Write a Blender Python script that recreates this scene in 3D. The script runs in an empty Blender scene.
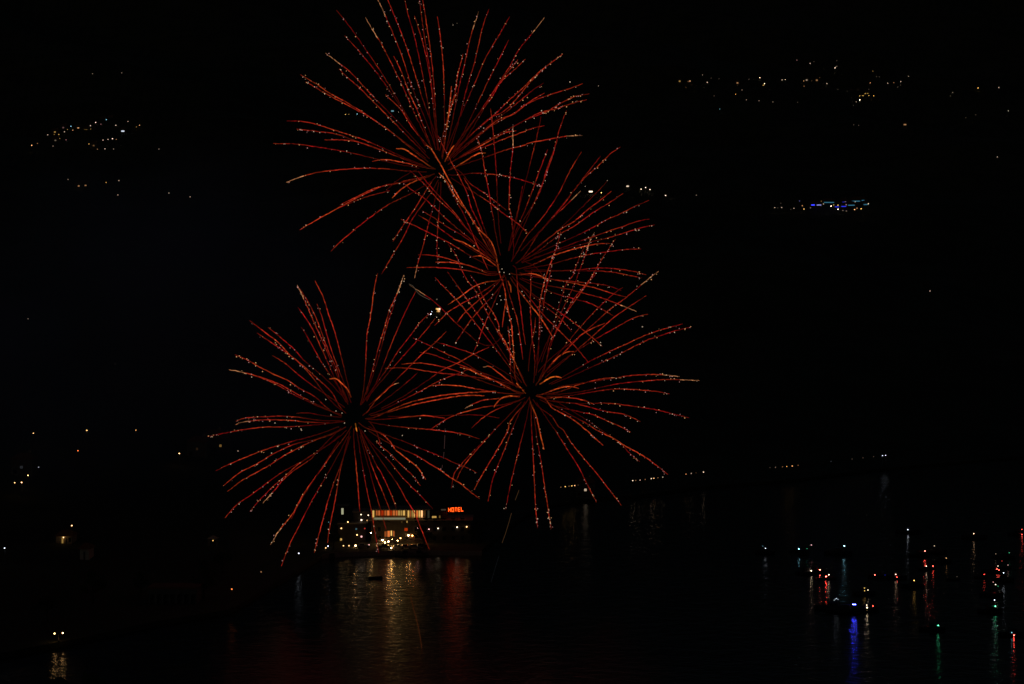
import bpy, math, random
from mathutils import Vector, Matrix
random.seed(11)
SC = bpy.context.scene
C = SC.collection

# ------------------------------------------------------------------ camera
F, CX, CY = 2000.0, 512.0, 342.0
CAM_Z = 80.0
TILT = math.atan(34.0 / F)
cam_d = bpy.data.cameras.new('camera'); cam = bpy.data.objects.new('camera', cam_d); C.objects.link(cam)
cam_d.sensor_width = 36.0; cam_d.lens = F / 1024 * 36.0
cam_d.clip_start = 1.0; cam_d.clip_end = 20000
cam.location = (0, 0, CAM_Z); cam.rotation_euler = (math.pi / 2 - TILT, 0, 0)
SC.camera = cam

# ------------------------------------------------------------------ night sky and an added weak fill in place of moonlight
SKY = 0.0023
MOON_FILL = 0.004
w = bpy.data.worlds.new('World'); SC.world = w; w.use_nodes = True
nt = w.node_tree; nt.nodes.clear()
sky = nt.nodes.new('ShaderNodeTexSky'); sky.sky_type = 'NISHITA'; sky.sun_disc = False
sky.sun_elevation = math.radians(8); sky.sun_rotation = math.radians(215)
bg = nt.nodes.new('ShaderNodeBackground'); bg.inputs[1].default_value = SKY
out = nt.nodes.new('ShaderNodeOutputWorld')
nt.links.new(sky.outputs[0], bg.inputs[0]); nt.links.new(bg.outputs[0], out.inputs[0])
sun_d = bpy.data.lights.new('moon_fill', 'SUN'); sun_d.energy = MOON_FILL; sun_d.angle = math.radians(0.5); sun_d.color = (0.8, 0.88, 1.0)  # added weak directional light, no moon is known here
sun = bpy.data.objects.new('moon_fill', sun_d); C.objects.link(sun)
sun.rotation_euler = (math.radians(60), 0, math.radians(-30))

SC.view_settings.view_transform = 'Standard'; SC.view_settings.look = 'None'
SC.view_settings.exposure = 0; SC.view_settings.gamma = 1
SC.cycles.use_denoising = True
SC.cycles.use_light_tree = True
SC.cycles.max_bounces = 4; SC.cycles.diffuse_bounces = 1; SC.cycles.glossy_bounces = 2
SC.cycles.volume_bounces = 0; SC.cycles.volume_step_rate = 3.0; SC.cycles.volume_max_steps = 64; SC.cycles.sample_clamp_indirect = 3.0
SC.cycles.caustics_reflective = False; SC.cycles.caustics_refractive = False

# ------------------------------------------------------------------ camera geometry helpers (where a seen point stands in the place)
ct, st_ = math.cos(TILT), math.sin(TILT)
def ray(px, py):
    a = (px - CX) / F; b = -(py - CY) / F
    return Vector((a, ct + b * st_, -st_ + b * ct))          # y component close to 1
def at(px, py, Y):
    d = ray(px, py); t = Y / d.y
    return Vector((d.x * t, Y, CAM_Z + d.z * t))

# ------------------------------------------------------------------ materials
def mat(name, col, rough=0.7, metal=0.0, noise=0.0, nscale=2.0, bump=0.0):
    m = bpy.data.materials.new(name); m.use_nodes = True
    n = m.node_tree; b = n.nodes['Principled BSDF']
    b.inputs['Base Color'].default_value = (*col, 1); b.inputs['Roughness'].default_value = rough
    b.inputs['Metallic'].default_value = metal
    if noise or bump:
        tc = n.nodes.new('ShaderNodeTexCoord'); nz = n.nodes.new('ShaderNodeTexNoise')
        nz.inputs['Scale'].default_value = nscale; nz.inputs['Detail'].default_value = 6
        n.links.new(tc.outputs['Object'], nz.inputs['Vector'])
        if noise:
            r = n.nodes.new('ShaderNodeValToRGB')
            r.color_ramp.elements[0].position = 0.3; r.color_ramp.elements[1].position = 0.7
            r.color_ramp.elements[0].color = (*[c * (1 - noise) for c in col], 1)
            r.color_ramp.elements[1].color = (*[min(1, c * (1 + noise)) for c in col], 1)
            n.links.new(nz.outputs['Fac'], r.inputs[0]); n.links.new(r.outputs[0], b.inputs['Base Color'])
        if bump:
            bp = n.nodes.new('ShaderNodeBump'); bp.inputs['Strength'].default_value = bump
            n.links.new(nz.outputs['Fac'], bp.inputs['Height']); n.links.new(bp.outputs[0], b.inputs['Normal'])
    return m

COL = {'w': (1, .76, .52), 'o': (1, .50, .20), 'r': (1, .07, .05), 'g': (.10, 1, .45), 't': (.35, .85, 1), 'u': (.04, .05, 1),
       'c': (.78, .87, 1), 'y': (1, .58, .14), 'p': (1, .48, .45), 'v': (.40, .42, 1), 'k': (.12, .55, .8), 'h': (1, .075, .006), 'a': (1, .24, .05), 'm': (1, 1, .62), 'l': (1, .55, .20)}
NAMES = {'w': 'warm white', 'o': 'orange', 'r': 'red', 'g': 'green', 't': 'pale teal', 'u': 'deep blue', 'c': 'cool white', 'y': 'yellow',
         'p': 'pink', 'v': 'violet', 'k': 'cyan blue', 'h': 'red', 'a': 'amber', 'm': 'pale green', 'l': 'warm white'}
_em = {}
def emat(c, L, sampled=True):
    q = round(math.log2(max(L, 1e-4)) * 2) / 2
    key = (c, q, sampled)
    if key in _em: return _em[key]
    m = bpy.data.materials.new('light_' + NAMES[c].replace(' ', '_')); m.use_nodes = True
    n = m.node_tree; n.nodes.clear()
    e = n.nodes.new('ShaderNodeEmission'); o = n.nodes.new('ShaderNodeOutputMaterial')
    e.inputs[0].default_value = (*COL[c], 1); e.inputs[1].default_value = 2 ** q
    n.links.new(e.outputs[0], o.inputs[0])
    if not sampled: m.cycles.emission_sampling = 'NONE'
    _em[key] = m; return m

M = {
 'ground': mat('hillside_ground', (.045, .05, .03), .95, noise=.4, nscale=.02, bump=.4),
 'asphalt': mat('quay_asphalt', (.03, .03, .031), .9, noise=.2, nscale=.5),
 'plaster': mat('cream_plaster', (.42, .36, .27), .85, noise=.12, nscale=.6, bump=.1),
 'white_plaster': mat('white_plaster', (.55, .54, .50), .85, noise=.1, nscale=.6, bump=.1),
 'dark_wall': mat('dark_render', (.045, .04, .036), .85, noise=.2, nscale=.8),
 'tile_roof': mat('clay_tile_roof', (.22, .09, .05), .85, noise=.35, nscale=3, bump=.4),
 'metal': mat('dark_metal', (.05, .05, .055), .45, .6),
 'frame': mat('window_frame', (.08, .07, .06), .5),
 'dark_glass': mat('dark_glass', (.01, .012, .015), .08),
 'grey_plaster': mat('grey_plaster', (.12, .12, .12), .9, noise=.2, nscale=.6),
 'concrete': mat('concrete', (.25, .24, .22), .9, noise=.2, nscale=1, bump=.2),
 'hull_dark': mat('navy_hull', (.012, .016, .03), .5),
 'hull_white': mat('weathered_white_hull', (.12, .12, .12), .6),
 'wood': mat('deck_wood', (.09, .05, .03), .6, noise=.3, nscale=4),
 'bark': mat('bark', (.06, .045, .03), .95, noise=.3, nscale=5, bump=.5),
 'leaf': mat('leaves', (.05, .075, .03), .8, noise=.4, nscale=1.5),
 'rubber': mat('rubber', (.02, .02, .02), .8),
 'car_silver': mat('silver_car_paint', (.35, .35, .36), .3, .5),
 'car_dark': mat('dark_car_paint', (.03, .035, .05), .25, .3),
 'car_red': mat('red_car_paint', (.25, .02, .02), .3, .2),
 'canvas': mat('cream_canvas', (.55, .48, .36), .9),
}

# ------------------------------------------------------------------ mesh builder
class MB:
    def __init__(s): s.v, s.f, s.mi = [], [], []
    def add(s, vs, fs, mi=0):
        k = len(s.v); s.v += [tuple(v) for v in vs]; s.f += [tuple(i + k for i in f) for f in fs]; s.mi += [mi] * len(fs)
    def box(s, x0, x1, y0, y1, z0, z1, mi=0):
        s.add([(x0, y0, z0), (x1, y0, z0), (x1, y1, z0), (x0, y1, z0), (x0, y0, z1), (x1, y0, z1), (x1, y1, z1), (x0, y1, z1)],
              [(0, 3, 2, 1), (4, 5, 6, 7), (0, 1, 5, 4), (1, 2, 6, 5), (2, 3, 7, 6), (3, 0, 4, 7)], mi)
    def tube(s, pts, rad, n=8, cap=True, mi=0):
        pts = [Vector(p) for p in pts]
        if not hasattr(rad, '__len__'): rad = [rad] * len(pts)
        vs, fs = [], []
        prev = None
        for i, p in enumerate(pts):
            d = (pts[min(i + 1, len(pts) - 1)] - pts[max(i - 1, 0)])
            d = d.normalized() if d.length > 1e-9 else Vector((0, 0, 1))
            u = prev if prev else (Vector((0, 1, 0)) if abs(d.y) < .9 else Vector((1, 0, 0)))
            a = d.cross(u); a = a.normalized() if a.length > 1e-6 else Vector((1, 0, 0)); b = a.cross(d).normalized(); prev = b
            for k in range(n):
                t = 2 * math.pi * k / n; vs.append(p + (a * math.cos(t) + b * math.sin(t)) * rad[i])
        for i in range(len(pts) - 1):
            for k in range(n):
                k2 = (k + 1) % n; fs.append((i * n + k, i * n + k2, (i + 1) * n + k2, (i + 1) * n + k))
        if cap:
            fs.append(tuple(range(n - 1, -1, -1))); fs.append(tuple((len(pts) - 1) * n + k for k in range(n)))
        s.add(vs, fs, mi)
    def ball(s, c, r, n=8, m=5, sz=1.0, mi=0):
        c = Vector(c); vs = [c + Vector((0, 0, -r * sz))]; fs = []
        for j in range(1, m):
            ph = -math.pi / 2 + math.pi * j / m
            for k in range(n):
                t = 2 * math.pi * k / n; vs.append(c + Vector((r * math.cos(ph) * math.cos(t), r * math.cos(ph) * math.sin(t), r * sz * math.sin(ph))))
        vs.append(c + Vector((0, 0, r * sz))); L = len(vs) - 1
        for k in range(n): fs.append((0, 1 + (k + 1) % n, 1 + k))
        for j in range(m - 2):
            for k in range(n):
                a = 1 + j * n; fs.append((a + k, a + (k + 1) % n, a + n + (k + 1) % n, a + n + k))
        a = 1 + (m - 2) * n
        for k in range(n): fs.append((a + k, a + (k + 1) % n, L))
        s.add(vs, fs, mi)
    def octa(s, c, r, mi=0):
        x, y, z = c; s.add([(x + r, y, z), (x - r, y, z), (x, y + r, z), (x, y - r, z), (x, y, z + r), (x, y, z - r)],
                           [(0, 2, 4), (2, 1, 4), (1, 3, 4), (3, 0, 4), (2, 0, 5), (1, 2, 5), (3, 1, 5), (0, 3, 5)], mi)
    def mesh(s, name, mats, smooth=False):
        me = bpy.data.meshes.new(name); me.from_pydata(s.v, [], s.f)
        for m in (mats if isinstance(mats, (list, tuple)) else [mats]): me.materials.append(m)
        me.polygons.foreach_set('material_index', s.mi)
        if smooth: me.polygons.foreach_set('use_smooth', [True] * len(me.polygons))
        me.update(); return me
    def build(s, name, mats, parent=None, smooth=False):
        return place(name, s.mesh(name, mats, smooth), parent)
def place(name, me, parent=None, loc=None):
    o = bpy.data.objects.new(name, me); C.objects.link(o)
    if parent is not None: o.parent = parent
    if loc is not None: o.location = loc
    return o
def tag(o, label=None, cat=None, group=None, kind=None):
    if label: o['label'] = label
    if cat: o['category'] = cat
    if group: o['group'] = group
    if kind: o['kind'] = kind
    return o
def thing(name, label, cat, loc=(0, 0, 0), rz=0.0, group=None):
    o = bpy.data.objects.new(name, None); C.objects.link(o); o.empty_display_size = .5
    o.location = loc; o.rotation_euler = (0, 0, rz); return tag(o, label, cat, group)
def copy_tree(o, parent=None):
    c = o.copy(); C.objects.link(c)
    if parent is not None: c.parent = parent
    for ch in list(o.children): copy_tree(ch, c)
    return c
ORD = ['first', 'second', 'third', 'fourth', 'fifth', 'sixth', 'seventh', 'eighth', 'ninth', 'tenth', 'eleventh', 'twelfth', 'thirteenth',
       'fourteenth', 'fifteenth', 'sixteenth', 'seventeenth', 'eighteenth', 'nineteenth', 'twentieth']

# ------------------------------------------------------------------ terrain: the lake, its shore and the hillsides
SH = [(-900, 400), (-300, 425), (0, 455), (50, 468), (80, 476), (150, 500), (232, 522), (290, 590), (325, 640), (400, 647), (482, 645), (500, 700),
      (530, 770), (555, 806), (600, 830), (640, 842), (700, 882), (790, 916), (885, 984), (1024, 1060), (1400, 1180), (2000, 1300)]
def shore(u):
    for (a, s), (b, t) in zip(SH, SH[1:]):
        if u <= b: return s + (t - s) * (u - a) / (b - a)
    return SH[-1][1]
def wob(x, y): return (math.sin(x * .0041 + 1.3) * math.cos(y * .0033 + .4) + .5 * math.sin(x * .0093 + y * .006 + 2) + .3 * math.sin(x * .021 - y * .017))
def height(x, y):
    u = CX + F * x / y; t = y - shore(u)
    if t < 0: return -4.0
    if t < 55: return 1.3
    t -= 55
    return 1.3 + .10 * t + 3.0e-5 * t * t + min(t, 900) / 900 * 26 * wob(x, y)
def on_hill(px, py, dz=0.0):
    """the point of the hillside seen at a place, so that a light dz above the ground stands there"""
    d = ray(px, py); Y = shore(px) + 1.0
    while Y < 6500:
        z = CAM_Z + d.z / d.y * Y; x = d.x / d.y * Y
        if z - dz <= height(x, Y): return Vector((x, Y, height(x, Y)))
        Y += 2.0 if Y < 1500 else 5.0
    return Vector((x, Y, height(x, Y)))

us = [-900 + 12 * i for i in range(242)]
ts = [-.02, .02] + [6, 20, 40, 54.9] + [55 + 6 * 1.055 ** k * (k * .35 + 1) for k in range(0, 74)]
ts = [t for t in ts if t < 5600]
b = MB()
for t in ts:
    for u in us:
        y = shore(u) + t; x = (u - CX) / F * y
        z = -4.0 if t < 0 else height(x, y)
        b.v.append((x, y, z))
n = len(us)
for j in range(len(ts) - 1):
    for i in range(n - 1):
        b.f.append((j * n + i, j * n + i + 1, (j + 1) * n + i + 1, (j + 1) * n + i)); b.mi.append(0)
tag(b.build('hillside', M['ground']), kind='structure')

# near hillside below the camera
b = MB(); n = 0
xs = [-500 + 50 * i for i in range(21)]; ys = [-120, -60, 0, 30, 60, 90, 120, 150, 162]
for y in ys:
    for x in xs: b.v.append((x, y, min(76, 74 - .47 * max(y, -20)) - 3 * abs(math.sin(x * .02)) + (0 if y < 160 else -6)))
for j in range(len(ys) - 1):
    for i in range(len(xs) - 1): k = j * len(xs) + i; b.f.append((k, k + 1, k + len(xs) + 1, k + len(xs))); b.mi.append(0)
tag(b.build('near_slope_ground', M['ground']), kind='structure')

# lake
wm = bpy.data.materials.new('lake_water'); wm.use_nodes = True; n_ = wm.node_tree
pb = n_.nodes['Principled BSDF']; pb.inputs['Base Color'].default_value = (.002, .004, .005, 1); pb.inputs['Roughness'].default_value = .165
pb.inputs['IOR'].default_value = 1.333
tc = n_.nodes.new('ShaderNodeTexCoord')
def wave(scale, dist, sx, sy, rot, prev):
    mp = n_.nodes.new('ShaderNodeMapping'); mp.inputs['Scale'].default_value = (sx, sy, 1); mp.inputs['Rotation'].default_value = (0, 0, rot)
    nz = n_.nodes.new('ShaderNodeTexNoise'); nz.inputs['Scale'].default_value = scale; nz.inputs['Detail'].default_value = 2.5
    n_.links.new(tc.outputs['Object'], mp.inputs[0]); n_.links.new(mp.outputs[0], nz.inputs['Vector'])
    bp = n_.nodes.new('ShaderNodeBump'); bp.inputs['Strength'].default_value = 1.0; bp.inputs['Distance'].default_value = dist
    n_.links.new(nz.outputs['Fac'], bp.inputs['Height'])
    if prev: n_.links.new(prev.outputs[0], bp.inputs['Normal'])
    return bp
w1 = wave(.62, .17, 1, 1, .3, None)
w2 = wave(.2, .27, 1, 1, -.5, w1)
w3 = wave(1.5, .03, 1, 1, 1.1, w2)
n_.links.new(w3.outputs[0], pb.inputs['Normal'])
b = MB(); b.add([(-2600, 120, 0), (2600, 120, 0), (2600, 1500, 0), (-2600, 1500, 0)], [(0, 1, 2, 3)])
tag(b.build('lake_water', wm), kind='structure')

# quay: a paved strip with a stone kerb along the hotel shore
b = MB(); q = MB()
U = [322 + 8 * i for i in range(21)]
for i in range(len(U) - 1):
    P = []
    for u in (U[i], U[i + 1]):
        s = shore(u)
        for t in (.3, 14): P.append(((u - CX) / F * (s + t), s + t))
    (a, c, d, e) = P
    b.add([(*a, 1.304), (*d, 1.304), (*e, 1.304), (*c, 1.304)], [(0, 1, 2, 3)])
    q.add([(a[0], a[1] - .5, -.5), (d[0], d[1] - .5, -.5), (d[0], d[1] + .1, -.5), (a[0], a[1] + .1, -.5),
           (a[0], a[1] - .5, 1.45), (d[0], d[1] - .5, 1.45), (d[0], d[1] + .1, 1.45), (a[0], a[1] + .1, 1.45)],
          [(4, 5, 6, 7), (0, 1, 5, 4), (2, 3, 7, 6)])
tag(b.build('quay_paving', M['asphalt']), kind='structure')
tag(q.build('quay_kerb', M['concrete']), kind='structure')

# ------------------------------------------------------------------ lamps on land
B_ = {'1': .025, '2': .10, '3': .32, '4': .85, '5': 2.0, '6': 4.0}
_lm = {}
def lamp_mesh(c, L, r, sampled):
    q = round(math.log2(max(L, 1e-4)) * 2) / 2; k = (c, q, r, sampled)
    if k not in _lm:
        b = MB(); b.ball((0, 0, 0), r, 8, 5, .8); _lm[k] = b.mesh('lamp_globe', emat(c, L, sampled), True)
    return _lm[k]
_pm = {}
def pole_mesh(h):
    h = round(h * 2) / 2
    if h not in _pm:
        b = MB(); b.tube([(0, .35, 0), (0, .35, .5), (0, .35, .5), (0, .35, h)], [.16, .16, .09, .06], 6)
        b.tube([(0, .35, h), (0, .2, h + .32), (0, 0, h + .38)], [.06, .05, .05], 6)
        c = MB(); c.tube([(0, 0, .34), (0, 0, .27), (0, 0, .22)], [.08, .17, .18], 8)
        _pm[h] = (b.mesh('pole', M['metal'], True), c.mesh('lamp_cap', M['metal'], True))
    return _pm[h]
def street_lamp(px, py, c, lvl, label, group, h=6.0, r=None, P=None, sampled=False, boost=1.0):
    P = P or on_hill(px, py, h + .1)
    if r is None: r = .22 if P.y < 1300 else .5
    t = thing('street_lamp', label, 'street lamp', P, 0, group)
    pm, cm = pole_mesh(h); hh = round(h * 2) / 2
    place('pole', pm, t); place('lamp_cap', cm, t, (0, 0, hh + .05))
    pix = P.y / F; L = 2.0 * B_[lvl] * pix * pix / (math.pi * r * r) * boost
    place('lamp_globe', lamp_mesh(c, L, r, sampled), t, (0, 0, hh + .05))
    return t
_hm = {}
def house_meshes(w_, d, h, wall):
    k = (w_, d, h, wall)
    if k not in _hm:
        b = MB(); b.box(-w_ / 2, w_ / 2, 0, d, -2.5, h); a = b.mesh('wall', M[wall])
        b = MB(); e = .5
        b.add([(-w_ / 2 - e, -e, h), (w_ / 2 + e, -e, h), (w_ / 2 + e, d + e, h), (-w_ / 2 - e, d + e, h), (-w_ / 4, d / 2, h + 2.2), (w_ / 4, d / 2, h + 2.2)],
              [(0, 3, 2, 1), (0, 1, 5, 4), (1, 2, 5), (2, 3, 4, 5), (3, 0, 4)])
        for v in range(4): pass
        r = b.mesh('roof', M['tile_roof'])
        b = MB(); b.box(w_ * .2, w_ * .2 + .8, d * .55, d * .55 + .8, h + .4, h + 3); ch = b.mesh('chimney', M['plaster'])
        b = MB(); b.box(-.5, .5, -.06, .02, 0, 2.1); dr = b.mesh('door', M['wood'])
        b = MB(); b.box(-.65, .65, -.06, .02, 1, 2.4); wd = b.mesh('window', M['dark_glass'])
        _hm[k] = (a, r, ch, dr, wd)
    return _hm[k]
_wm = {}
def window_mesh(ww, wh, c, L, sampled):
    q = round(math.log2(max(L, 1e-4)) * 2) / 2; k = (ww, wh, c, q, sampled)
    if k not in _wm:
        f = MB(); f.box(-ww / 2 - .1, ww / 2 + .1, -.10, 0.02, -wh / 2 - .1, wh / 2 + .1)
        p = MB(); p.box(-ww / 2, ww / 2, -.14, -.103, -wh / 2, wh / 2)
        _wm[k] = (f.mesh('window', M['frame']), p.mesh('pane', emat(c, L, sampled)))
    return _wm[k]
def hill_house(px, py, c, lvl, label, group, wpx=1.6, hpx=1.2, P=None, wall='grey_plaster', cat='house', body=None, sampled=False):
    """a house of the hillside whose lit window is seen at a place"""
    P = P or on_hill(px, py, 3.2); pix = P.y / F
    ww = max(.9, wpx * pix); wh = max(1.0, min(2.2, hpx * pix))
    bw, bd, bh = body or (round(max(8, ww + 4)), 8, 6)
    t = thing('house', label, cat, P, 0, group)
    wm_, rm, ch, dr, dw = house_meshes(bw, bd, bh, wall)
    place('wall', wm_, t); rf = place('roof', rm, t); place('chimney', ch, rf); place('door', dr, t, (bw * .28, 0, 0)); place('window', dw, t, (-bw * .3, 0, -.2))
    L = 2.0 * B_[lvl] * wpx * hpx * pix * pix / (ww * wh) * .6
    f, p = window_mesh(round(ww, 1), round(wh, 1), c, L, sampled)
    wo = place('window', f, t, (0, 0, 3.2 + (1 if bh > 6 else 0))); place('pane', p, wo)
    return t

LV = {'1': 'ghostly', '2': 'faint', '3': 'dim', '4': 'bright', '5': 'bright', '6': 'brilliant'}
def cluster(data, where, group, houses=True, x0=0, y0=0, s=1.0):
    L = []; up = {'1': '2'} if 'upper left' in where else {}
    for e in data.split():
        a = e.split(','); L.append((x0 + float(a[0]) / s, y0 + float(a[1]) / s, a[2], a[3], a[4] if len(a) > 4 else ''))
    L.sort()
    for i, (x, y, c, lv, fl) in enumerate(L):
        hs = fl.startswith('h')
        place_ = f'{ORD[i]} from left {where}' if len(L) > 1 else where
        if hs:
            wpx = float(fl[1:]) if len(fl) > 1 else 1.6
            hill_house(x, y, c, up.get(lv, lv), f'{LV[lv].split()[0]} {NAMES[c]} window of a house, {place_}', group, wpx=wpx)
        else:
            street_lamp(x, y, c, up.get(lv, lv), f'{LV[lv]} {NAMES[c]} lamp, {place_}', group)

G = 'lamps and lit houses of the hillside villages'
cluster('92,279,o,4 138,264,o,2 218,196,w,3 260,285,w,1 279,243,w,2,h 313,226,y,2 363,236,p,2', 'at upper left village west edge', G, x0=20, y0=110, s=7.877)
cluster('275,183,y,3,h 270,195,y,2 306,197,y,3 350,172,w,3 341,142,p,2,h 401,133,t,3 416,165,o,3 459,143,o,4,h 374,155,y,2', 'in upper left village middle', G, x0=20, y0=110, s=7.877)
cluster('519,160,y,2,h3 557,155,y,2 555,124,w,3 596,101,w,4 637,112,p,1 650,87,t,3,h 680,80,t,3 708,79,t,3,h 755,126,w,3 810,167,c,4,h3 851,93,w,3 941,122,o,3 917,133,y,2', 'along upper left village top', G, x0=20, y0=110, s=7.877)
cluster('654,241,w,3 693,236,w,3 728,232,w,4 758,232,o,2 543,271,y,3 580,285,o,1,h 610,312,o,1 669,312,w,3 737,312,w,2', 'in upper left village lower street', G, x0=20, y0=110, s=7.877)
cluster('268,313,w,1 310,339,o,3,h 337,339,o,3,h 418,326,y,3 468,318,w,3 464,376,w,3 665,367,w,3 749,384,w,3 626,194,w,2', 'scattered below upper left village', G, x0=0, y0=100, s=3.938)
cluster('92.5,73.7,w,2 121.7,73,w,2', 'above upper left village', G)
cluster('155,175,y,3,h 236,171,o,4 222,171,o,2 372,180,w,3 335,122,w,2 403,142,w,1 465,150,w,1', 'west of upper right village', G, x0=660, y0=60, s=7.877)
cluster('205,218,o,1 426,285,w,1 470,390,t,2 610,182,o,3,h 610,202,o,1 646,236,w,2 596,271,y,3 681,315,w,2 780,322,w,2 889,330,w,2', 'low in upper right village west', G, x0=660, y0=60, s=7.877)
cluster('786,142,w,4 823,187,w,4 813,200,y,3 701,153,w,1 962,160,w,3 987,157,w,3 1093,43,p,2 1197,68,w,3 1222,58,w,1', 'in upper right village top middle', G, x0=660, y0=60-.0, s=7.877) if False else None
cluster('759.8,78,w,4 764.5,83.7,w,4 763.2,85.4,y,3 749,79.4,w,1 782.1,80.3,w,3 785.3,80,w,3 796.9,60.5,p,2 810.1,63.6,w,3 814,62.3,w,1', 'in upper right village top middle', G)
cluster('447,46,w,1 433,108,w,4 448,92,w,2 187,210,o,3 210,202,w,3,h 190,248,o,2 250,206,o,1 290,203,o,3,h 313,182,o,1 370,228,w,3', 'above upper right long white window', G, x0=780, y0=55, s=7.877)
cluster('322,280,w,4,h5 390,280,y,3 404,330,r,2 511,329,y,3 455,272,w,1 480,330,o,1 530,286,w,1 560,290,w,1,h 138,373,w,1 615,285,w,1,h', 'in upper right village low middle', G, x0=780, y0=55, s=7.877)
cluster('711,219,o,3 700,273,w,1 670,306,y,3 690,306,y,3,h 628,323,y,3 653,325,y,4,h 628,354,w,6 601,369,w,2 700,322,y,3 737,322,y,3', 'in upper right village brightest knot', G, x0=780, y0=55, s=7.877)
cluster('732,130,y,2 760,172,w,1 783,174,w,1 849,225,w,3 896,219,o,2 952,211,w,3 950,240,w,1 927,255,w,1 1013,170,w,2', 'east of upper right bright knot', G, x0=780, y0=55, s=7.877)
cluster('823,149,w,2 817,158,w,1 895,135,y,4 953,134,w,3 980,200,w,3 888,211,w,1 860,219,w,1 769,233,w,2 949,330,w,3', 'scattered at far upper right', G, x0=660, y0=40, s=2.813)
cluster('689,239,o,3,h2.5 545,240,w,1 559,240,w,1', 'just under upper right village', G, x0=660, y0=40, s=2.813)
cluster('267,119,w,5,h3.5 323,122,y,5 461,89,w,4,h2.5 532,103,w,4 556,96,w,4 579,107,w,4 661,136,w,4 823,135,w,2 238,88,w,2 354,59,w,2', 'in row beside the middle burst', G, x0=540, y0=170, s=5.2625)
cluster('345.5,114.6,y,3 348.8,114.4,y,2 357.1,114.5,t,3 392.5,112,t,3,h2.5 398.6,112.7,w,2', 'behind the top burst trails', G)
cluster('453,25,w,2 457,23.5,w,1 570,82,w,3 598.5,86,w,2 642.4,327,w,3', 'scattered among the burst tips', G)
cluster('83,157,w,3 143,157,w,3 110,155,w,1 135,118,w,1 247,157,w,3 220,170,w,1 318,138,o,3 333,165,y,4 388,153,w,2 295,98,v,2', 'in blue lit village west side', G, x0=765, y0=190, s=8.533)
cluster('480,100,y,2 499,123,w,3 564,140,w,5 585,128,y,3 623,132,y,4 623,166,w,5 665,177,w,2 694,180,w,2 685,100,y,3 693,125,p,3', 'in blue lit village middle', G, x0=765, y0=190, s=8.533)
cluster('770,103,w,3 840,105,p,3 882,121,w,4 764,168,o,4 785,157,o,3 820,163,y,4', 'in blue lit village east side', G, x0=765, y0=190, s=8.533)
# houses with blue strip lights
for i, (x, y, c, lv, wpx) in enumerate([(813, 205.2, 'u', '5', 3.5), (819, 205.4, 'v', '4', 4.5), (829, 202.7, 'k', '3', 10), (837.5, 207.2, 'u', '4', 5),
                                        (843.8, 206.6, 'u', '4', 5), (851, 205.3, 'k', '3', 7.5), (844.5, 202.4, 'u', '3', 4.5), (856, 201.3, 'k', '3', 8), (862, 200.7, 'k', '3', 5), (865.6, 204.6, 'k', '3', 4)]):
    hill_house(x, y, c, lv, f'building with {NAMES[c]} lit front, {ORD[i]} listed from the west in the blue lit village' if False else
               ['deep blue lit front at the west end of the blue lit village', 'violet lit front beside the deepest blue one', 'widest cyan lit front, leftmost of the cyan ones',
                'deep blue lit front lowest in the blue lit village', 'second low deep blue front, east of the lowest one', 'wide cyan lit front just right of the low blue pair',
                'dim deep blue front between two cyan ones', 'topmost wide cyan lit front of the blue village', 'dim cyan lit front at the end of the topmost strip',
                'short cyan lit front at the far east end of the blue village'][i],
               'blue lit buildings of the far village', wpx=wpx, hpx=.6, cat='building')
# single lights of the left hillside
cluster('28,319,w,3', 'alone on the dark left hillside', G)
cluster('115,364,w,1', 'alone above the left lamp trio', G)
cluster('930,291,w,3', 'alone on the dark right hillside', G)
GL = 'street lamps of the left hillside'
for (x, y, c, lv, lb) in [(33.3, 433.8, 'l', '5', 'warm street lamp at the left of the upper trio on the left hillside'),
                          (87, 430.7, 'l', '6', 'brightest warm street lamp in the middle of the upper trio on the left hillside'),
                          (135.9, 430.2, 'l', '4', 'dim street lamp at the right of the upper trio on the left hillside'),
                          (78, 451, 'a', '5', 'orange street lamp just below the upper trio on the left hillside'),
                          (179.3, 454, 'l', '6', 'white street lamp beside the brown roof left of the lowest burst'),
                          (27.9, 476, 'l', '6', 'topmost warm street lamp beside the lit house near the left edge'),
                          (21.6, 482.3, 'l', '6', 'right one of two lamps below the lit house near the left edge'),
                          (14.7, 483.3, 'l', '5', 'left one of two lamps below the lit house near the left edge'),
                          (38.6, 467.3, 'c', '3', 'dim bluish lamp on a pole by the lit house near the left edge'),
                          (4.6, 548, 'c', '5', 'cool white lamp standing at the left edge above the water'),
                          (231.8, 598.6, 'a', '5', 'small warm lamp left one of two on the left shore path'),
                          (261.2, 597, 'o', '3', 'small warm lamp right one of two on the left shore path')]:
    street_lamp(x, y, c, lv, lb, GL, sampled=True, r=.2, h=5.0)
GR = 'lamps along the far shore road'
cluster('85,147,o,2 120,140,y,4 150,138,o,2 172,133,y,4 195,131,o,4 222,128,o,1 279,118,w,4,h2.5 652,82,w,4 675,75,o,2 710,71,w,3 750,66,o,2', 'on shore road under right burst', GR, x0=550, y0=475, s=7.877)
cluster('798,61,w,4 818,57,o,4 850,54,o,2 888,47,w,3 1071,28,o,3 1113,26,w,3 1209,6,w,4 1150,20,o,1', 'on shore road middle part', GR, x0=550, y0=475, s=7.877)
cluster('640,113,w,1 654,111,w,2 672,106,o,2 683,103,y,3 697,101,o,4 712,99,o,2 850,84,w,1 878,80,w,1 905,77,w,1 928,72,c,4 936,72,c,4 796,210,c,1', 'on shore road right end', GR, x0=520, y0=430, s=2.56)

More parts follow.
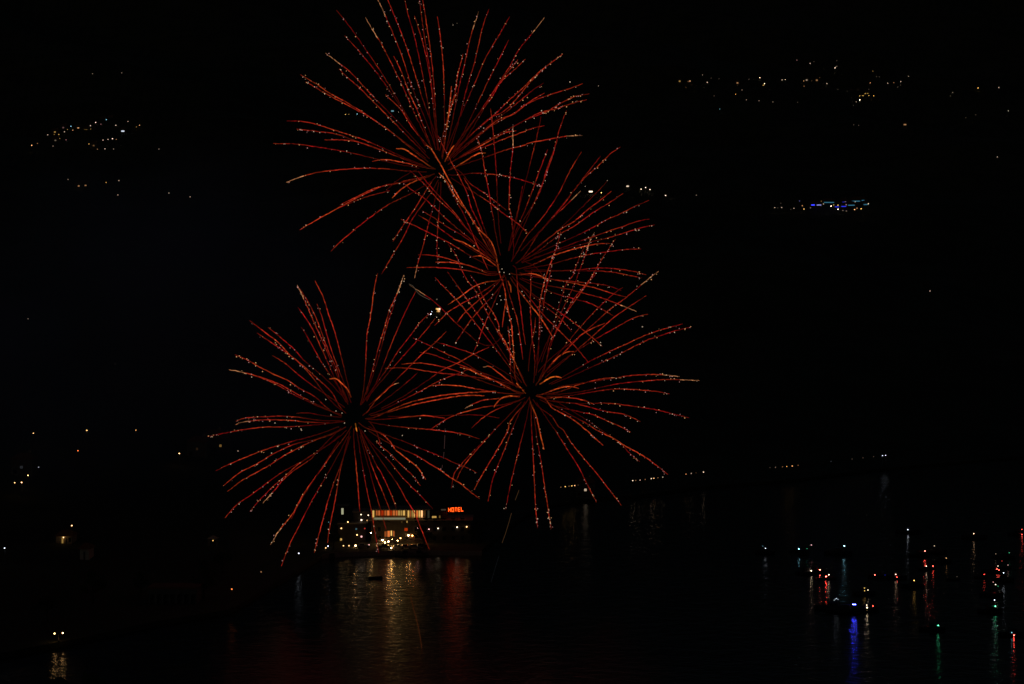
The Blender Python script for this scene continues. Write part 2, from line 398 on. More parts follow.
# ------------------------------------------------------------------ trees
def tree_meshes(seed, H, R, leaves=900):
    rd = random.Random(seed); b = MB()
    top = Vector((rd.uniform(-.3, .3), rd.uniform(-.3, .3), H * .75))
    b.tube([(0, 0, -1), (0, 0, H * .25), top * .7 + Vector((0, 0, 0)), top], [R * .11, R * .08, R * .05, R * .02], 7)
    cl = []
    for k in range(9):
        a = k * 2.4 + rd.random(); z0 = H * rd.uniform(.3, .6); e = Vector((math.cos(a) * R * .7, math.sin(a) * R * .7, z0 + H * rd.uniform(.12, .3)))
        b.tube([(0, 0, z0), (e.x * .5, e.y * .5, z0 + (e.z - z0) * .35), e], [R * .04, R * .03, R * .012], 5)
        cl.append((e, R * rd.uniform(.3, .45)))
    for k in range(6): cl.append((Vector((rd.uniform(-.35, .35) * R, rd.uniform(-.35, .35) * R, H * rd.uniform(.65, .95))), R * rd.uniform(.3, .45)))
    c = MB()
    for k in range(leaves):
        o, r = rd.choice(cl); d = Vector((rd.gauss(0, 1), rd.gauss(0, 1), rd.gauss(0, .8))); d = d.normalized() * r * rd.random() ** .4
        p = o + d; s = R * rd.uniform(.05, .11); u = Vector((rd.gauss(0, 1), rd.gauss(0, 1), rd.gauss(0, 1))).normalized(); v = u.orthogonal().normalized()
        c.add([p - u * s, p + v * s * .6, p + u * s, p - v * s * .6], [(0, 1, 2, 3)])
    return b.mesh('trunk', M['bark'], True), c.mesh('crown', M['leaf'])
TM = [tree_meshes(s, 9, 3.6) for s in range(3)]
TREES = [
 (333, 650, 'dark broadleaf tree at the left end of the lit hotel shore'), (347, 676, 'dark tree behind the left dots of hotel shore lights'),
 (476, 664, 'dark tree right of the last lamp on the hotel front'), (482, 690, 'dark tree behind the right corner of the hotel'),
 (327, 672, 'dark tree behind the left end of the hotel shore'), (424, 652, 'small dark tree on the quay before the hotel terrace'),
 (46, 500, 'dark tree left of the small red roofed lit building'), (92, 530, 'dark tree above the low wall beside the red roofed building'),
 (206, 560, 'dim lit tree beside the faint lamp on the left shore'), (222, 585, 'dark tree right of the faint lamp on the left shore'),
 (140, 545, 'dark tree left of the arcaded shore building'), (203, 540, 'dark tree right of the arcaded shore building')]
for i, (u, Y, lb) in enumerate(TREES):
    x = (u - CX) / F * Y
    t = thing('broadleaf_tree', lb, 'tree', (x, Y, height(x, Y)), i * 1.7, 'dark trees by the shore')
    s = .7 + .3 * ((i * 37) % 10) / 10; t.scale = (s, s, s)
    place('trunk', TM[i % 3][0], t); place('crown', TM[i % 3][1], t)
tm = tree_meshes(9, 27, 6, 5200)
x = (4 - CX) / F * 78
t = thing('broadleaf_tree', 'large dark green tree top at the bottom left corner, nearest of all', 'tree', (x - 1.0, 78, 40.5), 0)
place('trunk', tm[0], t); place('crown', tm[1], t)

# ------------------------------------------------------------------ the hotel
HY = 668.0
def hx(px, Y=HY): return (px - CX) / F * Y
def hz(py, Y=HY): return at(0, py, Y).z
hx0, hx1 = hx(371), hx(471)
gz = 1.3
ht = thing('hotel_building', 'long waterfront hotel with glowing glazed top floor and red rooftop lettering', 'hotel', (0, HY, 0))
zt = hz(519.5); zr = hz(510.8)
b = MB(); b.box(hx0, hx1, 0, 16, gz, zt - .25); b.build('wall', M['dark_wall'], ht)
b = MB(); b.box(hx0 - 1.2, hx1 + .6, -1.6, 16.4, zt - .245, zt); b.build('roof_terrace', M['concrete'], ht)
sl = MB(); sl.box(hx(371), hx(430), .2, 12, zr + .15, zr + .55); sl.build('roof', M['concrete'], ht)
b = MB(); b.box(hx(372), hx(425), 3.4, 11.8, zt + .003, zr + .147); b.build('restaurant_room', M['plaster'], ht)
# the glazed restaurant front: bays of glass with posts, warm rooms behind
rnd = random.Random(4)
def bay(x0, x1, z0, z1, c, L, y=1.0, name='window'):
    f = MB()
    f.box(x0, x0 + .10, y - .1, y + .1, z0, z1); f.box(x1 - .10, x1, y - .1, y + .1, z0, z1)
    f.box(x0 + .1, x1 - .1, y - .1, y + .1, z0, z0 + .1); f.box(x0 + .1, x1 - .1, y - .1, y + .1, z1 - .1, z1)
    fo = f.build(name, M['frame'], ht)
    p = MB(); p.box(x0 + .103, x1 - .103, y - .02, y + .02, z0 + .103, z1 - .103)
    p.build('pane', emat(c, L), fo)
segs = [(371.7, 374.2, 'y', .6), (375.2, 377.6, 'a', .30), (377.6, 380, 'a', .55), (380, 383.5, 'h', .35), (383.7, 386.5, 'a', .30), (386.5, 389.5, 'a', .7), (389.5, 392, 'h', .3), (392, 395, 'a', .45),
        (395, 397.6, 'a', .5), (397.6, 399.8, 'y', .5), (399.8, 402.4, 'y', .38), (402.4, 405, 'y', .6),
        (407, 409.4, 'y', .7), (409.4, 411, 'a', .3), (411, 413, 'y', .4), (413, 415, 'y', .75), (415.8, 418, 'a', .6), (418, 420.3, 'y', .7), (420.3, 422.8, 'o', 1.5)]
for a, c_, col, L in segs:
    bay(hx(a), hx(c_) - .02, zt + (1.15 if a > 375 and a < 405 else .5), zr + .1, col, L)
# balustrade panels below the left bays, their lit look put in as glow
b = MB(); b.box(hx(374.5), hx(405.5), -1.2, -1.12, zt + .12, zt + .75); b.build('glowing_balustrade', emat('m', .15), ht)
b = MB(); b.box(hx(374.5), hx(428), -1.26, -1.2, zt + 1.0, zt + 1.08); b.build('handrail', M['metal'], ht)
b = MB(); b.box(hx(372), hx(405), .9, 1.6, zt + .02, zt + .12); b.build('strip_light', emat('y', .3), ht)
# glowing pane standing in for a lit plant, low yellow light, dim bay
bay(hx(427), hx(429.5), zt + .3, zr + .1, 'm', .02)
bay(hx(431.5), hx(436.5), zt + .25, zt + 1.15, 'y', .5); bay(hx(438.5), hx(440.5), zt + .3, zt + 1.3, 'y', .12)
bay(hx(440.5), hx(446), hz(511), hz(509), 'w', .04)
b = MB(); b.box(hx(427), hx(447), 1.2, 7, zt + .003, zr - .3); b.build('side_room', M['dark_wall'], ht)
# lower windows
LW = [(384, 386.8, 531, 537, 'a', .22), (387, 390, 530.5, 537, 'a', .6), (390.2, 392.2, 530.3, 536, 'y', .95), (392.6, 394.6, 530.6, 536.5, 'a', .4),
      (404, 407.8, 527.6, 531.2, 'h', .42), (400.6, 402, 517.8, 519.3, 'y', .4), (406, 407.8, 519.6, 523, 'y', .4), (401, 402.4, 521, 523, 'y', .08)]
for a, c_, y0, y1, col, L in LW:
    if y0 < 519.5: continue
    z1, z0 = hz(y0, HY), hz(y1, HY)
    bay(hx(a), hx(c_), z0, z1, col, L, y=-.14)
# dark unlit windows in rows, so that the front is a front
for fl in range(3):
    for k in range(10):
        xx = hx0 + 2 + k * 3.1
        z0 = gz + 1.0 + fl * 3.0
        if any(hx(a) - 1.7 < xx < hx(c_) + 1 and hz(y1) < z0 + 1.6 and hz(y0) > z0 for a, c_, y0, y1, _, _ in LW): continue
        f = MB(); f.box(xx, xx + 1.3, -.06, .02, z0, z0 + 1.5); fo = f.build('window', M['frame'], ht)
        p = MB(); p.box(xx + .1, xx + 1.2, -.1, -.063, z0 + .1, z0 + 1.4); p.build('pane', M['dark_glass'], fo)
# wall lamps on the front
_wl = {}
def wall_lamp(px, py, c, L, r=.2, y=-.5):
    Y = HY + y; x, z = hx(px, Y), hz(py, Y)
    b = MB(); b.box(x - .12, x + .12, y + .25, -.003, z + .2, z + .35); b.tube([(x, y, z + .42), (x, y, z + .24)], [.1, .32], 8)
    o = b.build('wall_lamp', M['metal'], ht, True)
    g = MB(); g.ball((x, y, z), r, 8, 6); g.build('globe', emat(c, L), o, True)
for px, py, c, L in [(417.3, 527.9, 'p', 5), (428.8, 529.2, 'p', 3), (438, 528.4, 'w', 4), (457, 527.2, 'w', 6), (466.6, 526.8, 'l', 6),
                     (408.3, 535.4, 'l', 60), (412.2, 535.6, 'a', 40), (382.3, 540.2, 'l', 90)]:
    wall_lamp(px, py, c, L * 1.0)
# HOTEL letters on the roof
def stroke_letter(bm, ch, x, z, w_, h, s, sk):
    """block letters of straight strokes, each stroke a bar"""
    S = {'H': [((0, 0), (0, 1)), ((1, 0), (1, 1)), ((0, .5), (1, .5))], 'O': [((0, 0), (0, 1)), ((1, 0), (1, 1)), ((0, 0), (1, 0)), ((0, 1), (1, 1))],
         'T': [((.5, 0), (.5, 1)), ((0, 1), (1, 1))], 'E': [((0, 0), (0, 1)), ((0, 0), (1, 0)), ((0, .5), (.85, .5)), ((0, 1), (1, 1))],
         'L': [((0, 0), (0, 1)), ((0, 0), (1, 0))]}[ch]
    for i, ((a, c_), (d, e)) in enumerate(S):
        xa, xb = sorted((x + a * w_, x + d * w_)); za, zb = sorted((z + c_ * h, z + e * h))
        if xa == xb: bm.box(xa - s / 2, xa + s / 2, -.14, .14, za + sk * (xa), zb + sk * xa)
        else: bm.box(xa, xb, -.13 - .005 * i, .13 + .005 * i, za - s / 2, za + s / 2)
sg_y = -1.0
sx0 = hx(448.3); sw = (hx(464) - sx0) / 5
zb = hz(511.6); lh = hz(507.6) - zb
sg = thing('hotel_sign', 'glowing red letters HOTEL standing on the hotel roof edge', 'sign', (sx0, HY + sg_y, zb))
sg.rotation_euler = (0, -math.radians(2.0), 0)
for i, ch in enumerate('HOTEL'):
    b = MB(); stroke_letter(b, ch, 0, .1, sw * .62, lh - .15, .155, 0)
    o = b.build('letter', emat('h', 3.6), sg); o.location = (i * sw + .14, 0, 0)
b = MB(); b.box(-.3, sw * 5 + .2, .2, .3, -.35, -.22); b.box(-.3, sw * 5 + .2, .2, .3, lh + .05, lh + .15)
for k in range(6): b.box(k * sw - .2, k * sw - .12, .2, .32, -(zb - zt) - .05, lh + .05)
b.build('sign_frame', M['metal'], sg)

# the annex left of the hotel: small houses whose windows make the scatter of lights
annex = thing('annex_building', 'dark terraced annex left of the hotel with scattered lit windows', 'building', (0, 672, 0))
AY = 672.0
b = MB(); b.box(hx(338, AY), hx(366, AY), 0, 14, gz, hz(524, AY)); b.box(hx(352, AY), hx(370.5, AY), 4, 14, hz(524, AY) + .003, hz(513.5, AY))
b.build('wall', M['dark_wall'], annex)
b = MB(); b.box(hx(337, AY), hx(367, AY), -.6, 3.9, hz(524, AY) + .003, hz(523, AY)); b.box(hx(351, AY), hx(371, AY) - .9, 3.4, 14.4, hz(513.5, AY) + .003, hz(512.4, AY))
b.build('roof', M['concrete'], annex)
for i, (px, py, c, L, s_, yy) in enumerate([(361.2, 520, 'w', 4.5, .26, 3.4), (360.8, 514.6, 'w', 2.5, .2, 3.4), (368, 515.2, 'w', 2.5, .2, 3.4), (347.6, 522, 'l', 3.5, .22, -.6), (341, 528.3, 'l', 2.5, .24, -.6),
                                           (356.8, 534.9, 'l', 4, .22, -.6), (361.2, 536.6, 'p', 1.2, .32, -.6), (367, 520.4, 'l', 1.2, .2, 3.4),
                                           (356, 529, 't', .12, .3, -.6), (340.6, 539.4, 'y', .7, .4, -.6), (364.5, 528.5, 'r', .3, .25, -.6)]):
    Y = AY + yy; x, z = hx(px, Y), hz(py, Y)
    b = MB(); b.box(x - .35, x + .35, yy + .3, yy + .597, z - .3, z + .4); o = b.build('wall_lamp', M['metal'], annex)
    g = MB(); g.ball((x, yy, z), s_, 8, 6); g.build('globe', emat(c, L), o, True)
# tall narrow lit stair window
tw = thing('stair_tower', 'narrow stair tower with one tall pale lit slot above the annex', 'tower', (hx(342.2, 690), 690, height(hx(342, 690), 690)))
b = MB(); zz = tw.location.z; b.box(-2, 2, 0, 4, -2, hz(506, 690) - zz); b.build('wall', M['dark_wall'], tw)
b = MB(); b.box(-2.2, 2.2, -.2, 4.2, hz(506, 690) - zz + .003, hz(505, 690) - zz); b.build('roof', M['concrete'], tw)
f = MB(); f.box(-.5, .5, -.08, .02, hz(514.6, 690) - zz - .1, hz(508, 690) - zz + .1); fo = f.build('window', M['frame'], tw)
f = MB(); f.box(-.38, .38, -.12, -.083, hz(514.4, 690) - zz, hz(508.2, 690) - zz); f.build('pane', emat('m', .35), fo)

# quay lamps and bollards, cars
GQ = 'globe lamps along the hotel quay'
for (px, py, c, L, lb, Y) in [(371, 533, 'l', 30, 'globe lamp beside the red lit trail at the hotel corner', 662), (343.4, 547, 'l', 2.5, 'globe lamp low on the quay left of the parked cars', 656),
                              (349, 546.5, 'l', 3, 'faint globe lamp on the quay beside a brighter one', 656), (355.5, 546, 'l', 40, 'globe lamp left of the pink lit parked car', 656),
                              (328, 547, 'c', 3, 'pale lamp at the left end of the quay, upper one', 655), (325.8, 550.3, 'l', 3, 'pale lamp at the left end of the quay, lower one', 650),
                              (391.3, 549.2, 'l', 30, 'globe lamp low at the water edge before the parked cars', 650), (369, 545, 'p', 2.5, 'pinkish globe lamp right of the pink lit parked car', 656),
                              (298.8, 553.3, 'c', 3, 'cool white lamp below the left trails on the dark shore', 612), (328.5, 522, 't', .7, 'faint teal lamp above the left end of the quay', 690),
                              (385, 542.5, 'l', 45, 'orange terrace lamp left among the parked cars', 660), (392.5, 539.7, 'y', 60, 'yellow terrace lamp in the middle of the lit terrace', 661),
                              (397.5, 540.3, 'l', 80, 'orange terrace lamp right of the yellow one', 661), (400.5, 538.2, 'y', 12, 'yellow lamp at the right end of the lit terrace', 663),
                              (388.5, 541.5, 'l', 70, 'orange terrace lamp beside the white wall lamp', 660)]:
    P = at(px, py, Y); g0 = height(P.x, P.y) if Y > shore(px) else 1.3
    h = max(.6, P.z - g0)
    t = thing('globe_lamp', lb, 'lamp post', (P.x, P.y, g0), 0, GQ)
    b = MB(); b.tube([(0, 0, 0), (0, 0, .3), (0, 0, .3), (0, 0, h - .25)], [.14, .14, .06, .05], 6); b.tube([(0, 0, h - .25), (0, 0, h - .2)], [.2, .2], 8); b.build('pole', M['metal'], t, True)
    b = MB(); b.ball((0, 0, h), .19, 10, 6); b.build('globe', emat(c, L), t, True)

def car_meshes():
    b = MB()
    prof = [(-2.2, .35), (-2.2, .85), (-1.9, .95), (-1.3, 1.0), (1.0, .98), (2.0, .85), (2.2, .65), (2.2, .35)]
    def extr(bm, prof, y0, y1, mi=0):
        n = len(prof); vs = [(x, y0, z) for x, z in prof] + [(x, y1, z) for x, z in prof]
        fs = [tuple(range(n)), tuple(range(2 * n - 1, n - 1, -1))] + [(i, i + n, (i + 1) % n + n, (i + 1) % n) for i in range(n)]
        bm.add(vs, fs, mi)
    extr(b, prof, -.86, .86); extr(b, [(-1.5, .99), (-1.1, 1.42), (.3, 1.45), (1.0, .97)], -.72, .72)
    body = b
    g = MB(); extr(g, [(-1.3, 1.02), (-1.02, 1.37), (.25, 1.39), (.82, 1.0)], -.735, .735)
    wh = MB(); wh.tube([(0, -.1, 0), (0, .1, 0)], .32, 12)
    hl = MB(); hl.box(2.17, 2.215, -.12, .12, .6, .74)
    return body, g, wh, hl
cb, cg, cw, ch_ = car_meshes()
CG = cg.mesh('window', M['dark_glass']); CW = cw.mesh('wheel', M['rubber'], True); CHL = ch_.mesh('headlight', M['hull_white'])
CBM = {k: cb.mesh('body', M[k]) for k in ('car_silver', 'car_dark', 'car_red')}
for (px, Y, paint, rz, lb) in [(363, 655, 'car_silver', .1, 'silver car parked alone left of the lit terrace'), (398, 652, 'car_silver', .2, 'silver car parked at the left of the quay row'),
                               (406, 653, 'car_red', .15, 'dark red car parked between two others on the quay'), (414, 652, 'car_silver', .1, 'silver car in the right half of the quay row'),
                               (422, 655, 'car_dark', .3, 'dark car parked at the right end of the quay row'), (385, 653, 'car_dark', -.1, 'dark car parked in front of the orange lit windows')]:
    t = thing('parked_car', lb, 'car', (hx(px, Y), Y, 1.31), rz, 'cars parked on the hotel quay')
    place('body', CBM[paint], t); place('window', CG, t)
    for a in (-1.35, 1.4):
        for c_ in (-.8, .8): place('wheel', CW, t, (a, c_, .33))
    for c_ in (-.6, .6): place('headlight', CHL, t, (0, c_, 0))

# parasols on the lit terrace
for i, (px, Y, lb) in enumerate([(395, 658, 'cream parasol on the lit terrace, left one'), (410, 658, 'cream parasol under the red lit window'), (418, 659, 'cream parasol at the right end of the terrace')]):
    t = thing('parasol', lb, 'parasol', (hx(px, Y), Y, 1.3), i, 'parasols on the hotel terrace')
    b = MB(); b.tube([(0, 0, 0), (0, 0, 2.7)], .04, 6); b.build('pole', M['metal'], t)
    b = MB(); vs = [(0, 0, 2.75)] + [(1.6 * math.cos(k * math.pi / 4), 1.6 * math.sin(k * math.pi / 4), 2.25) for k in range(8)]
    b.add(vs, [(0, 1 + k, 1 + (k + 1) % 8) for k in range(8)]); cn = b.build('canopy', M['canvas'], t)
    so = cn.modifiers.new('thick', 'SOLIDIFY'); so.thickness = .03

# ------------------------------------------------------------------ buildings of the left shore
def shore_building(px0, px1, py_base, py_eave, py_ridge, Y, wall, lb, cat, doors, deep=7):
    x0, x1 = hx(px0, Y), hx(px1, Y); z0, z1, z2 = hz(py_base, Y), hz(py_eave, Y), hz(py_ridge, Y)
    t = thing('shore_building', lb, cat, ((x0 + x1) / 2, Y, z0)); w2 = (x1 - x0) / 2; h = z1 - z0; r = z2 - z0
    b = MB(); b.box(-w2, w2, 0, deep, -6, h); b.build('wall', M[wall], t)
    b = MB(); e = .6; b.add([(-w2 - e, -e, h + .01), (w2 + e, -e, h + .01), (w2 + e, deep + e, h + .01), (-w2 - e, deep + e, h + .01), (-w2 * .5, deep / 2, r), (w2 * .5, deep / 2, r)],
                            [(0, 3, 2, 1), (0, 1, 5, 4), (1, 2, 5), (2, 3, 4, 5), (3, 0, 4)])
    b.build('roof', M['tile_roof'], t)
    for (a, c_, zz0, zz1, nm) in doors:
        f = MB(); f.box(-w2 + a * 2 * w2, -w2 + c_ * 2 * w2, -.06, .02, zz0 * h, zz1 * h); f.build(nm, M['frame'] if nm == 'door' else M['dark_glass'], t)
    return t
Yb = on_hill(62, 544).y
shore_building(55, 71, 544.5, 536, 531, Yb, 'plaster', 'small cream building with a red brown roof lit by a street lamp', 'building', [(.36, .44, .02, .9, 'door'), (.62, .68, .1, .8, 'window'), (.8, .93, .3, .8, 'window')])
def fit_lamp(px, py, Y, c, lvl, label):
    P = at(px, py, Y); g = height(P.x, Y); street_lamp(px, py, c, lvl, label, GL, h=max(3, round((P.z - g) * 2) / 2 - .0), P=Vector((P.x, Y, P.z - round((P.z - g) * 2) / 2 - .05)), sampled=True, r=.2)
fit_lamp(71.8, 525.6, Yb - 2.5, 'l', '6', 'street lamp on a tall pole beside the small red roofed building')
sb_ = bpy.data.objects['shore_building']
b = MB(); xw, zw = hx(63, Yb) - sb_.location.x, hz(537.2, Yb) - sb_.location.z
b.box(xw - .1, xw + .1, -.55, -.003, zw + .16, zw + .24); b.tube([(xw, -.5, zw + .3), (xw, -.5, zw + .14)], [.05, .16], 8); lo_ = b.build('wall_lamp', M['metal'], sb_, True)
b = MB(); b.ball((xw, -.5, zw), .1, 8, 5); b.build('globe', emat('l', 14), lo_, True)
f = MB(); xw = hx(61.7, Yb) - sb_.location.x; f.box(xw - .25, xw + .25, -.1, -.063, .35, 2.2); f.build('pane', emat('y', .22), sb_)
Yb2 = on_hill(84, 560).y
shore_building(79, 88, 562, 549, 544, Yb2, 'white_plaster', 'low pale building right of the small red roofed one', 'building', [(.4, .6, .02, .8, 'door')])
# arcaded building
Ya = on_hill(172, 604).y; x0, x1 = hx(148, Ya), hx(196, Ya); z0, z1 = hz(604, Ya), hz(589, Ya)
ar = thing('arcade_building', 'barely visible pale shore building with a row of dark arches', 'building', ((x0 + x1) / 2, Ya, z0))
w2 = (x1 - x0) / 2; b = MB(); b.box(-w2, w2, 1.2, 8, -3, z1 - z0); b.build('wall', M['grey_plaster'], ar)
b = MB(); b.box(-w2 - .3, w2 + .3, -.2, 8.2, z1 - z0 + .003, z1 - z0 + .5); b.build('roof', M['tile_roof'], ar)
b = MB(); H_ = z1 - z0; N = 7; bw = 2 * w2 / N
for k in range(N + 1): b.box(-w2 + k * bw - (.25 if k else 0), -w2 + k * bw + (.25 if k < N else 0), 0, 1.197, -3, H_ * .55)
for k in range(N):
    a0 = -w2 + k * bw + .25; a1 = a0 + bw - .5
    for j in range(8):
        t0, t1 = math.pi * j / 8, math.pi * (j + 1) / 8; cx = (a0 + a1) / 2; rr = (a1 - a0) / 2
        xa, za = cx - rr * math.cos(t0), H_ * .55 + rr * .6 * math.sin(t0); xb, zb_ = cx - rr * math.cos(t1), H_ * .55 + rr * .6 * math.sin(t1)
        b.add([(xa, 0, za), (xb, 0, zb_), (xb, 0, H_), (xa, 0, H_), (xa, 1.19, za), (xb, 1.19, zb_), (xb, 1.19, H_), (xa, 1.19, H_)], [(0, 1, 2, 3), (0, 4, 5, 1), (4, 7, 6, 5)])
for k in range(N + 1): b.box(-w2 + k * bw - (.25 if k else 0), -w2 + k * bw + (.25 if k < N else 0), 0.002, 1.195, H_ * .55 + .001, H_ - .001)
b.build('arcade', M['grey_plaster'], ar)
# houses higher on the left slope
Ph = on_hill(220, 447)
hill_house(220.5, 446, 'y', '3', 'house with a dim yellow window at the left tips of the lowest burst', None, wpx=2.2, hpx=1)
hill_house(213.2, 443, 't', '2', 'house with a tall teal window left of the yellow window', None, wpx=1.2, hpx=3)
Pr = on_hill(197, 452)
t = hill_house(197, 450, 'o', '1', 'brown roofed house right of a white street lamp on the left slope', None, wpx=2, hpx=1.4)
hill_house(21.5, 467.5, 'c', '1', 'pale house above the lamp pair near the left edge', None, wpx=3, hpx=2)
# gazebo under the faint lamp at 213
Pg = on_hill(213, 546); 
gz_t = thing('garden_pavilion', 'faintly lit little pavilion on the dark left shore', 'pavilion', Pg)
b = MB()
for a in (-1.3, 1.3):
    for c_ in (-1.3, 1.3): b.tube([(a, c_, -.5), (a, c_, 2.4)], .09, 6)
b.build('posts', M['concrete'], gz_t)
b = MB(); b.add([(-1.7, -1.7, 2.4), (1.7, -1.7, 2.4), (1.7, 1.7, 2.4), (-1.7, 1.7, 2.4), (0, 0, 3.4)], [(0, 3, 2, 1), (0, 1, 4), (1, 2, 4), (2, 3, 4), (3, 0, 4)]); b.build('roof', M['canvas'], gz_t)
b = MB(); b.ball((0, 0, 1.7), .2, 8, 5); b.build('lantern', emat('y', 1.0), gz_t)
# double quay lamp at the bottom left
Pq = Vector((hx(57.5, 470), 470, 1.3))
dl = thing('quay_lamp', 'double headed lamp at the water edge in the bottom left', 'lamp post', Pq)
hh = hz(633.3, 470) - 1.3
b = MB(); b.tube([(0, 0, 0), (0, 0, .5), (0, 0, .5), (0, 0, hh - .1)], [.16, .16, .08, .07], 8); b.tube([(-.95, 0, hh + .18), (-.5, 0, hh), (0, 0, hh - .1), (.5, 0, hh + .05), (.95, 0, hh + .28)], .05, 6); b.build('pole', M['metal'], dl, True)
for sx, dz in ((-.97, -.06), (.97, .06)):
    b = MB(); b.tube([(sx, 0, hh + dz + .34), (sx, 0, hh + dz + .2)], [.1, .18], 8); lo = b.build('lamp_cap', M['metal'], dl, True)
    b = MB(); b.ball((sx, 0, hh + dz), .19, 8, 6, .8); b.build('lamp_globe', emat('l', 10), lo, True)

# ------------------------------------------------------------------ boats
def boat_meshes(Lh, Wd, Hh, cabin):
    secs = 11; ring = []; b = MB(); vs = []
    for i in range(secs):
        s = i / (secs - 1); x = -Lh / 2 + Lh * s
        w_ = Wd / 2 * (1 - max(0, (s - .45) / .55) ** 2.2) * (.88 + .12 * min(1, s * 4)); w_ = max(w_, .03)
        sh = Hh * (1 + .35 * s * s)
        vs += [(x, -w_, sh), (x, -w_ * .85, sh * .35), (x, -w_ * .4, -.25), (x, w_ * .4, -.25), (x, w_ * .85, sh * .35), (x, w_, sh),
               (x, w_ - .08 if w_ > .1 else 0, sh), (x, (w_ - .1) if w_ > .1 else 0, sh * .55), (x, -(w_ - .1) if w_ > .1 else 0, sh * .55), (x, -(w_ - .08) if w_ > .1 else 0, sh)]
    fs = []
    for i in range(secs - 1):
        for k in range(10): fs.append((i * 10 + k, (i + 1) * 10 + k, (i + 1) * 10 + (k + 1) % 10, i * 10 + (k + 1) % 10))
    fs.append(tuple(range(10))); fs.append(tuple((secs - 1) * 10 + 9 - k for k in range(10)))
    b.add(vs, fs); hull = b
    c = None
    if cabin:
        c = MB(); x0, x1 = -Lh * .12, Lh * .22; w_ = Wd * .33; z0, z1 = Hh * .5, Hh + 1.15
        c.add([(x0, -w_, z0), (x1, -w_, z0), (x1, w_, z0), (x0, w_, z0), (x0 + .1, -w_ * .9, z1), (x1 - .5, -w_ * .85, z1), (x1 - .5, w_ * .85, z1), (x0 + .1, w_ * .9, z1)],
              [(0, 3, 2, 1), (4, 5, 6, 7), (0, 1, 5, 4), (1, 2, 6, 5), (2, 3, 7, 6), (3, 0, 4, 7)])
    g = None
    if cabin:
        g = MB(); g.box(x0 + .25, x1 - .6, -w_ - .012, w_ + .012, Hh + .35, Hh + .8)
    return hull, c, g
HB = {}
for nm, (Lh, Wd, Hh, cab) in {'motor': (6.5, 2.3, .8, True), 'row': (4.2, 1.5, .5, False), 'cruiser': (9, 2.9, 1.0, True)}.items():
    h_, c_, g_ = boat_meshes(Lh, Wd, Hh, cab)
    HB[nm] = (Lh, Hh, {m: h_.mesh('hull', M[m], False) for m in ('hull_dark', 'hull_white')}, c_.mesh('cabin', M['hull_dark']) if c_ else None, g_.mesh('cabin_window', M['dark_glass']) if g_ else None)
DISC = MB(); DISC.tube([(0, 0, -.16), (0, 0, -.12)], [.34, .34], 10); DISC = DISC.mesh('lamp_shield', M['hull_dark'])  # added disc that keeps the lamp light off the hull
GB = 'small boats moored on the lake'
def boat(kind, lamps, gap, label, rz, hullm='hull_dark'):
    """lamps: (px, py, colour, strength); gap: pixels between the first lamp and the waterline below it"""
    px, py = lamps[0][0], lamps[0][1]
    wl = py + gap; d = ray(px, wl); Y = -CAM_Z / d.z * d.y; x = d.x / d.y * Y
    Lh, Hh, hm, cm, gm = HB[kind]
    rz = (rz - 1) * .3; off = Y + {'row': .75, 'motor': 1.15, 'cruiser': 1.45}[kind] * .85
    xo = x + ((px * 7) % 1 - .5) * Lh * .5 + (.25 if cm else 0) * 0
    t = thing('moored_boat', label, 'boat', (xo, off, 0), rz, GB)
    place('hull', hm[hullm], t)
    if cm: cb_ = place('cabin', cm, t, (0, .12, 0)); place('cabin_window', gm, cb_)
    inv = Matrix.Rotation(-rz, 3, 'Z')
    for (lx, ly, c, L) in lamps:
        L = L * (.8 if c == 'u' else .95 if c == 'r' else .3 if c == 'g' else .25)
        P = at(lx, ly, Y); P.z = max(P.z, .35); lo = inv @ (P - Vector((xo, off, 0)))
        base = Hh * .2
        m = MB(); m.tube([(lo.x, lo.y, min(base, lo.z - .3)), (lo.x, lo.y, lo.z - .1)], [.05, .03], 6); ms = m.build('mast', M['metal'], t)
        ld = place('lamp_shield', DISC, ms, tuple(lo))
        r = .12
        place('lamp_globe', lamp_mesh(c, L, r, True), ms, tuple(lo))
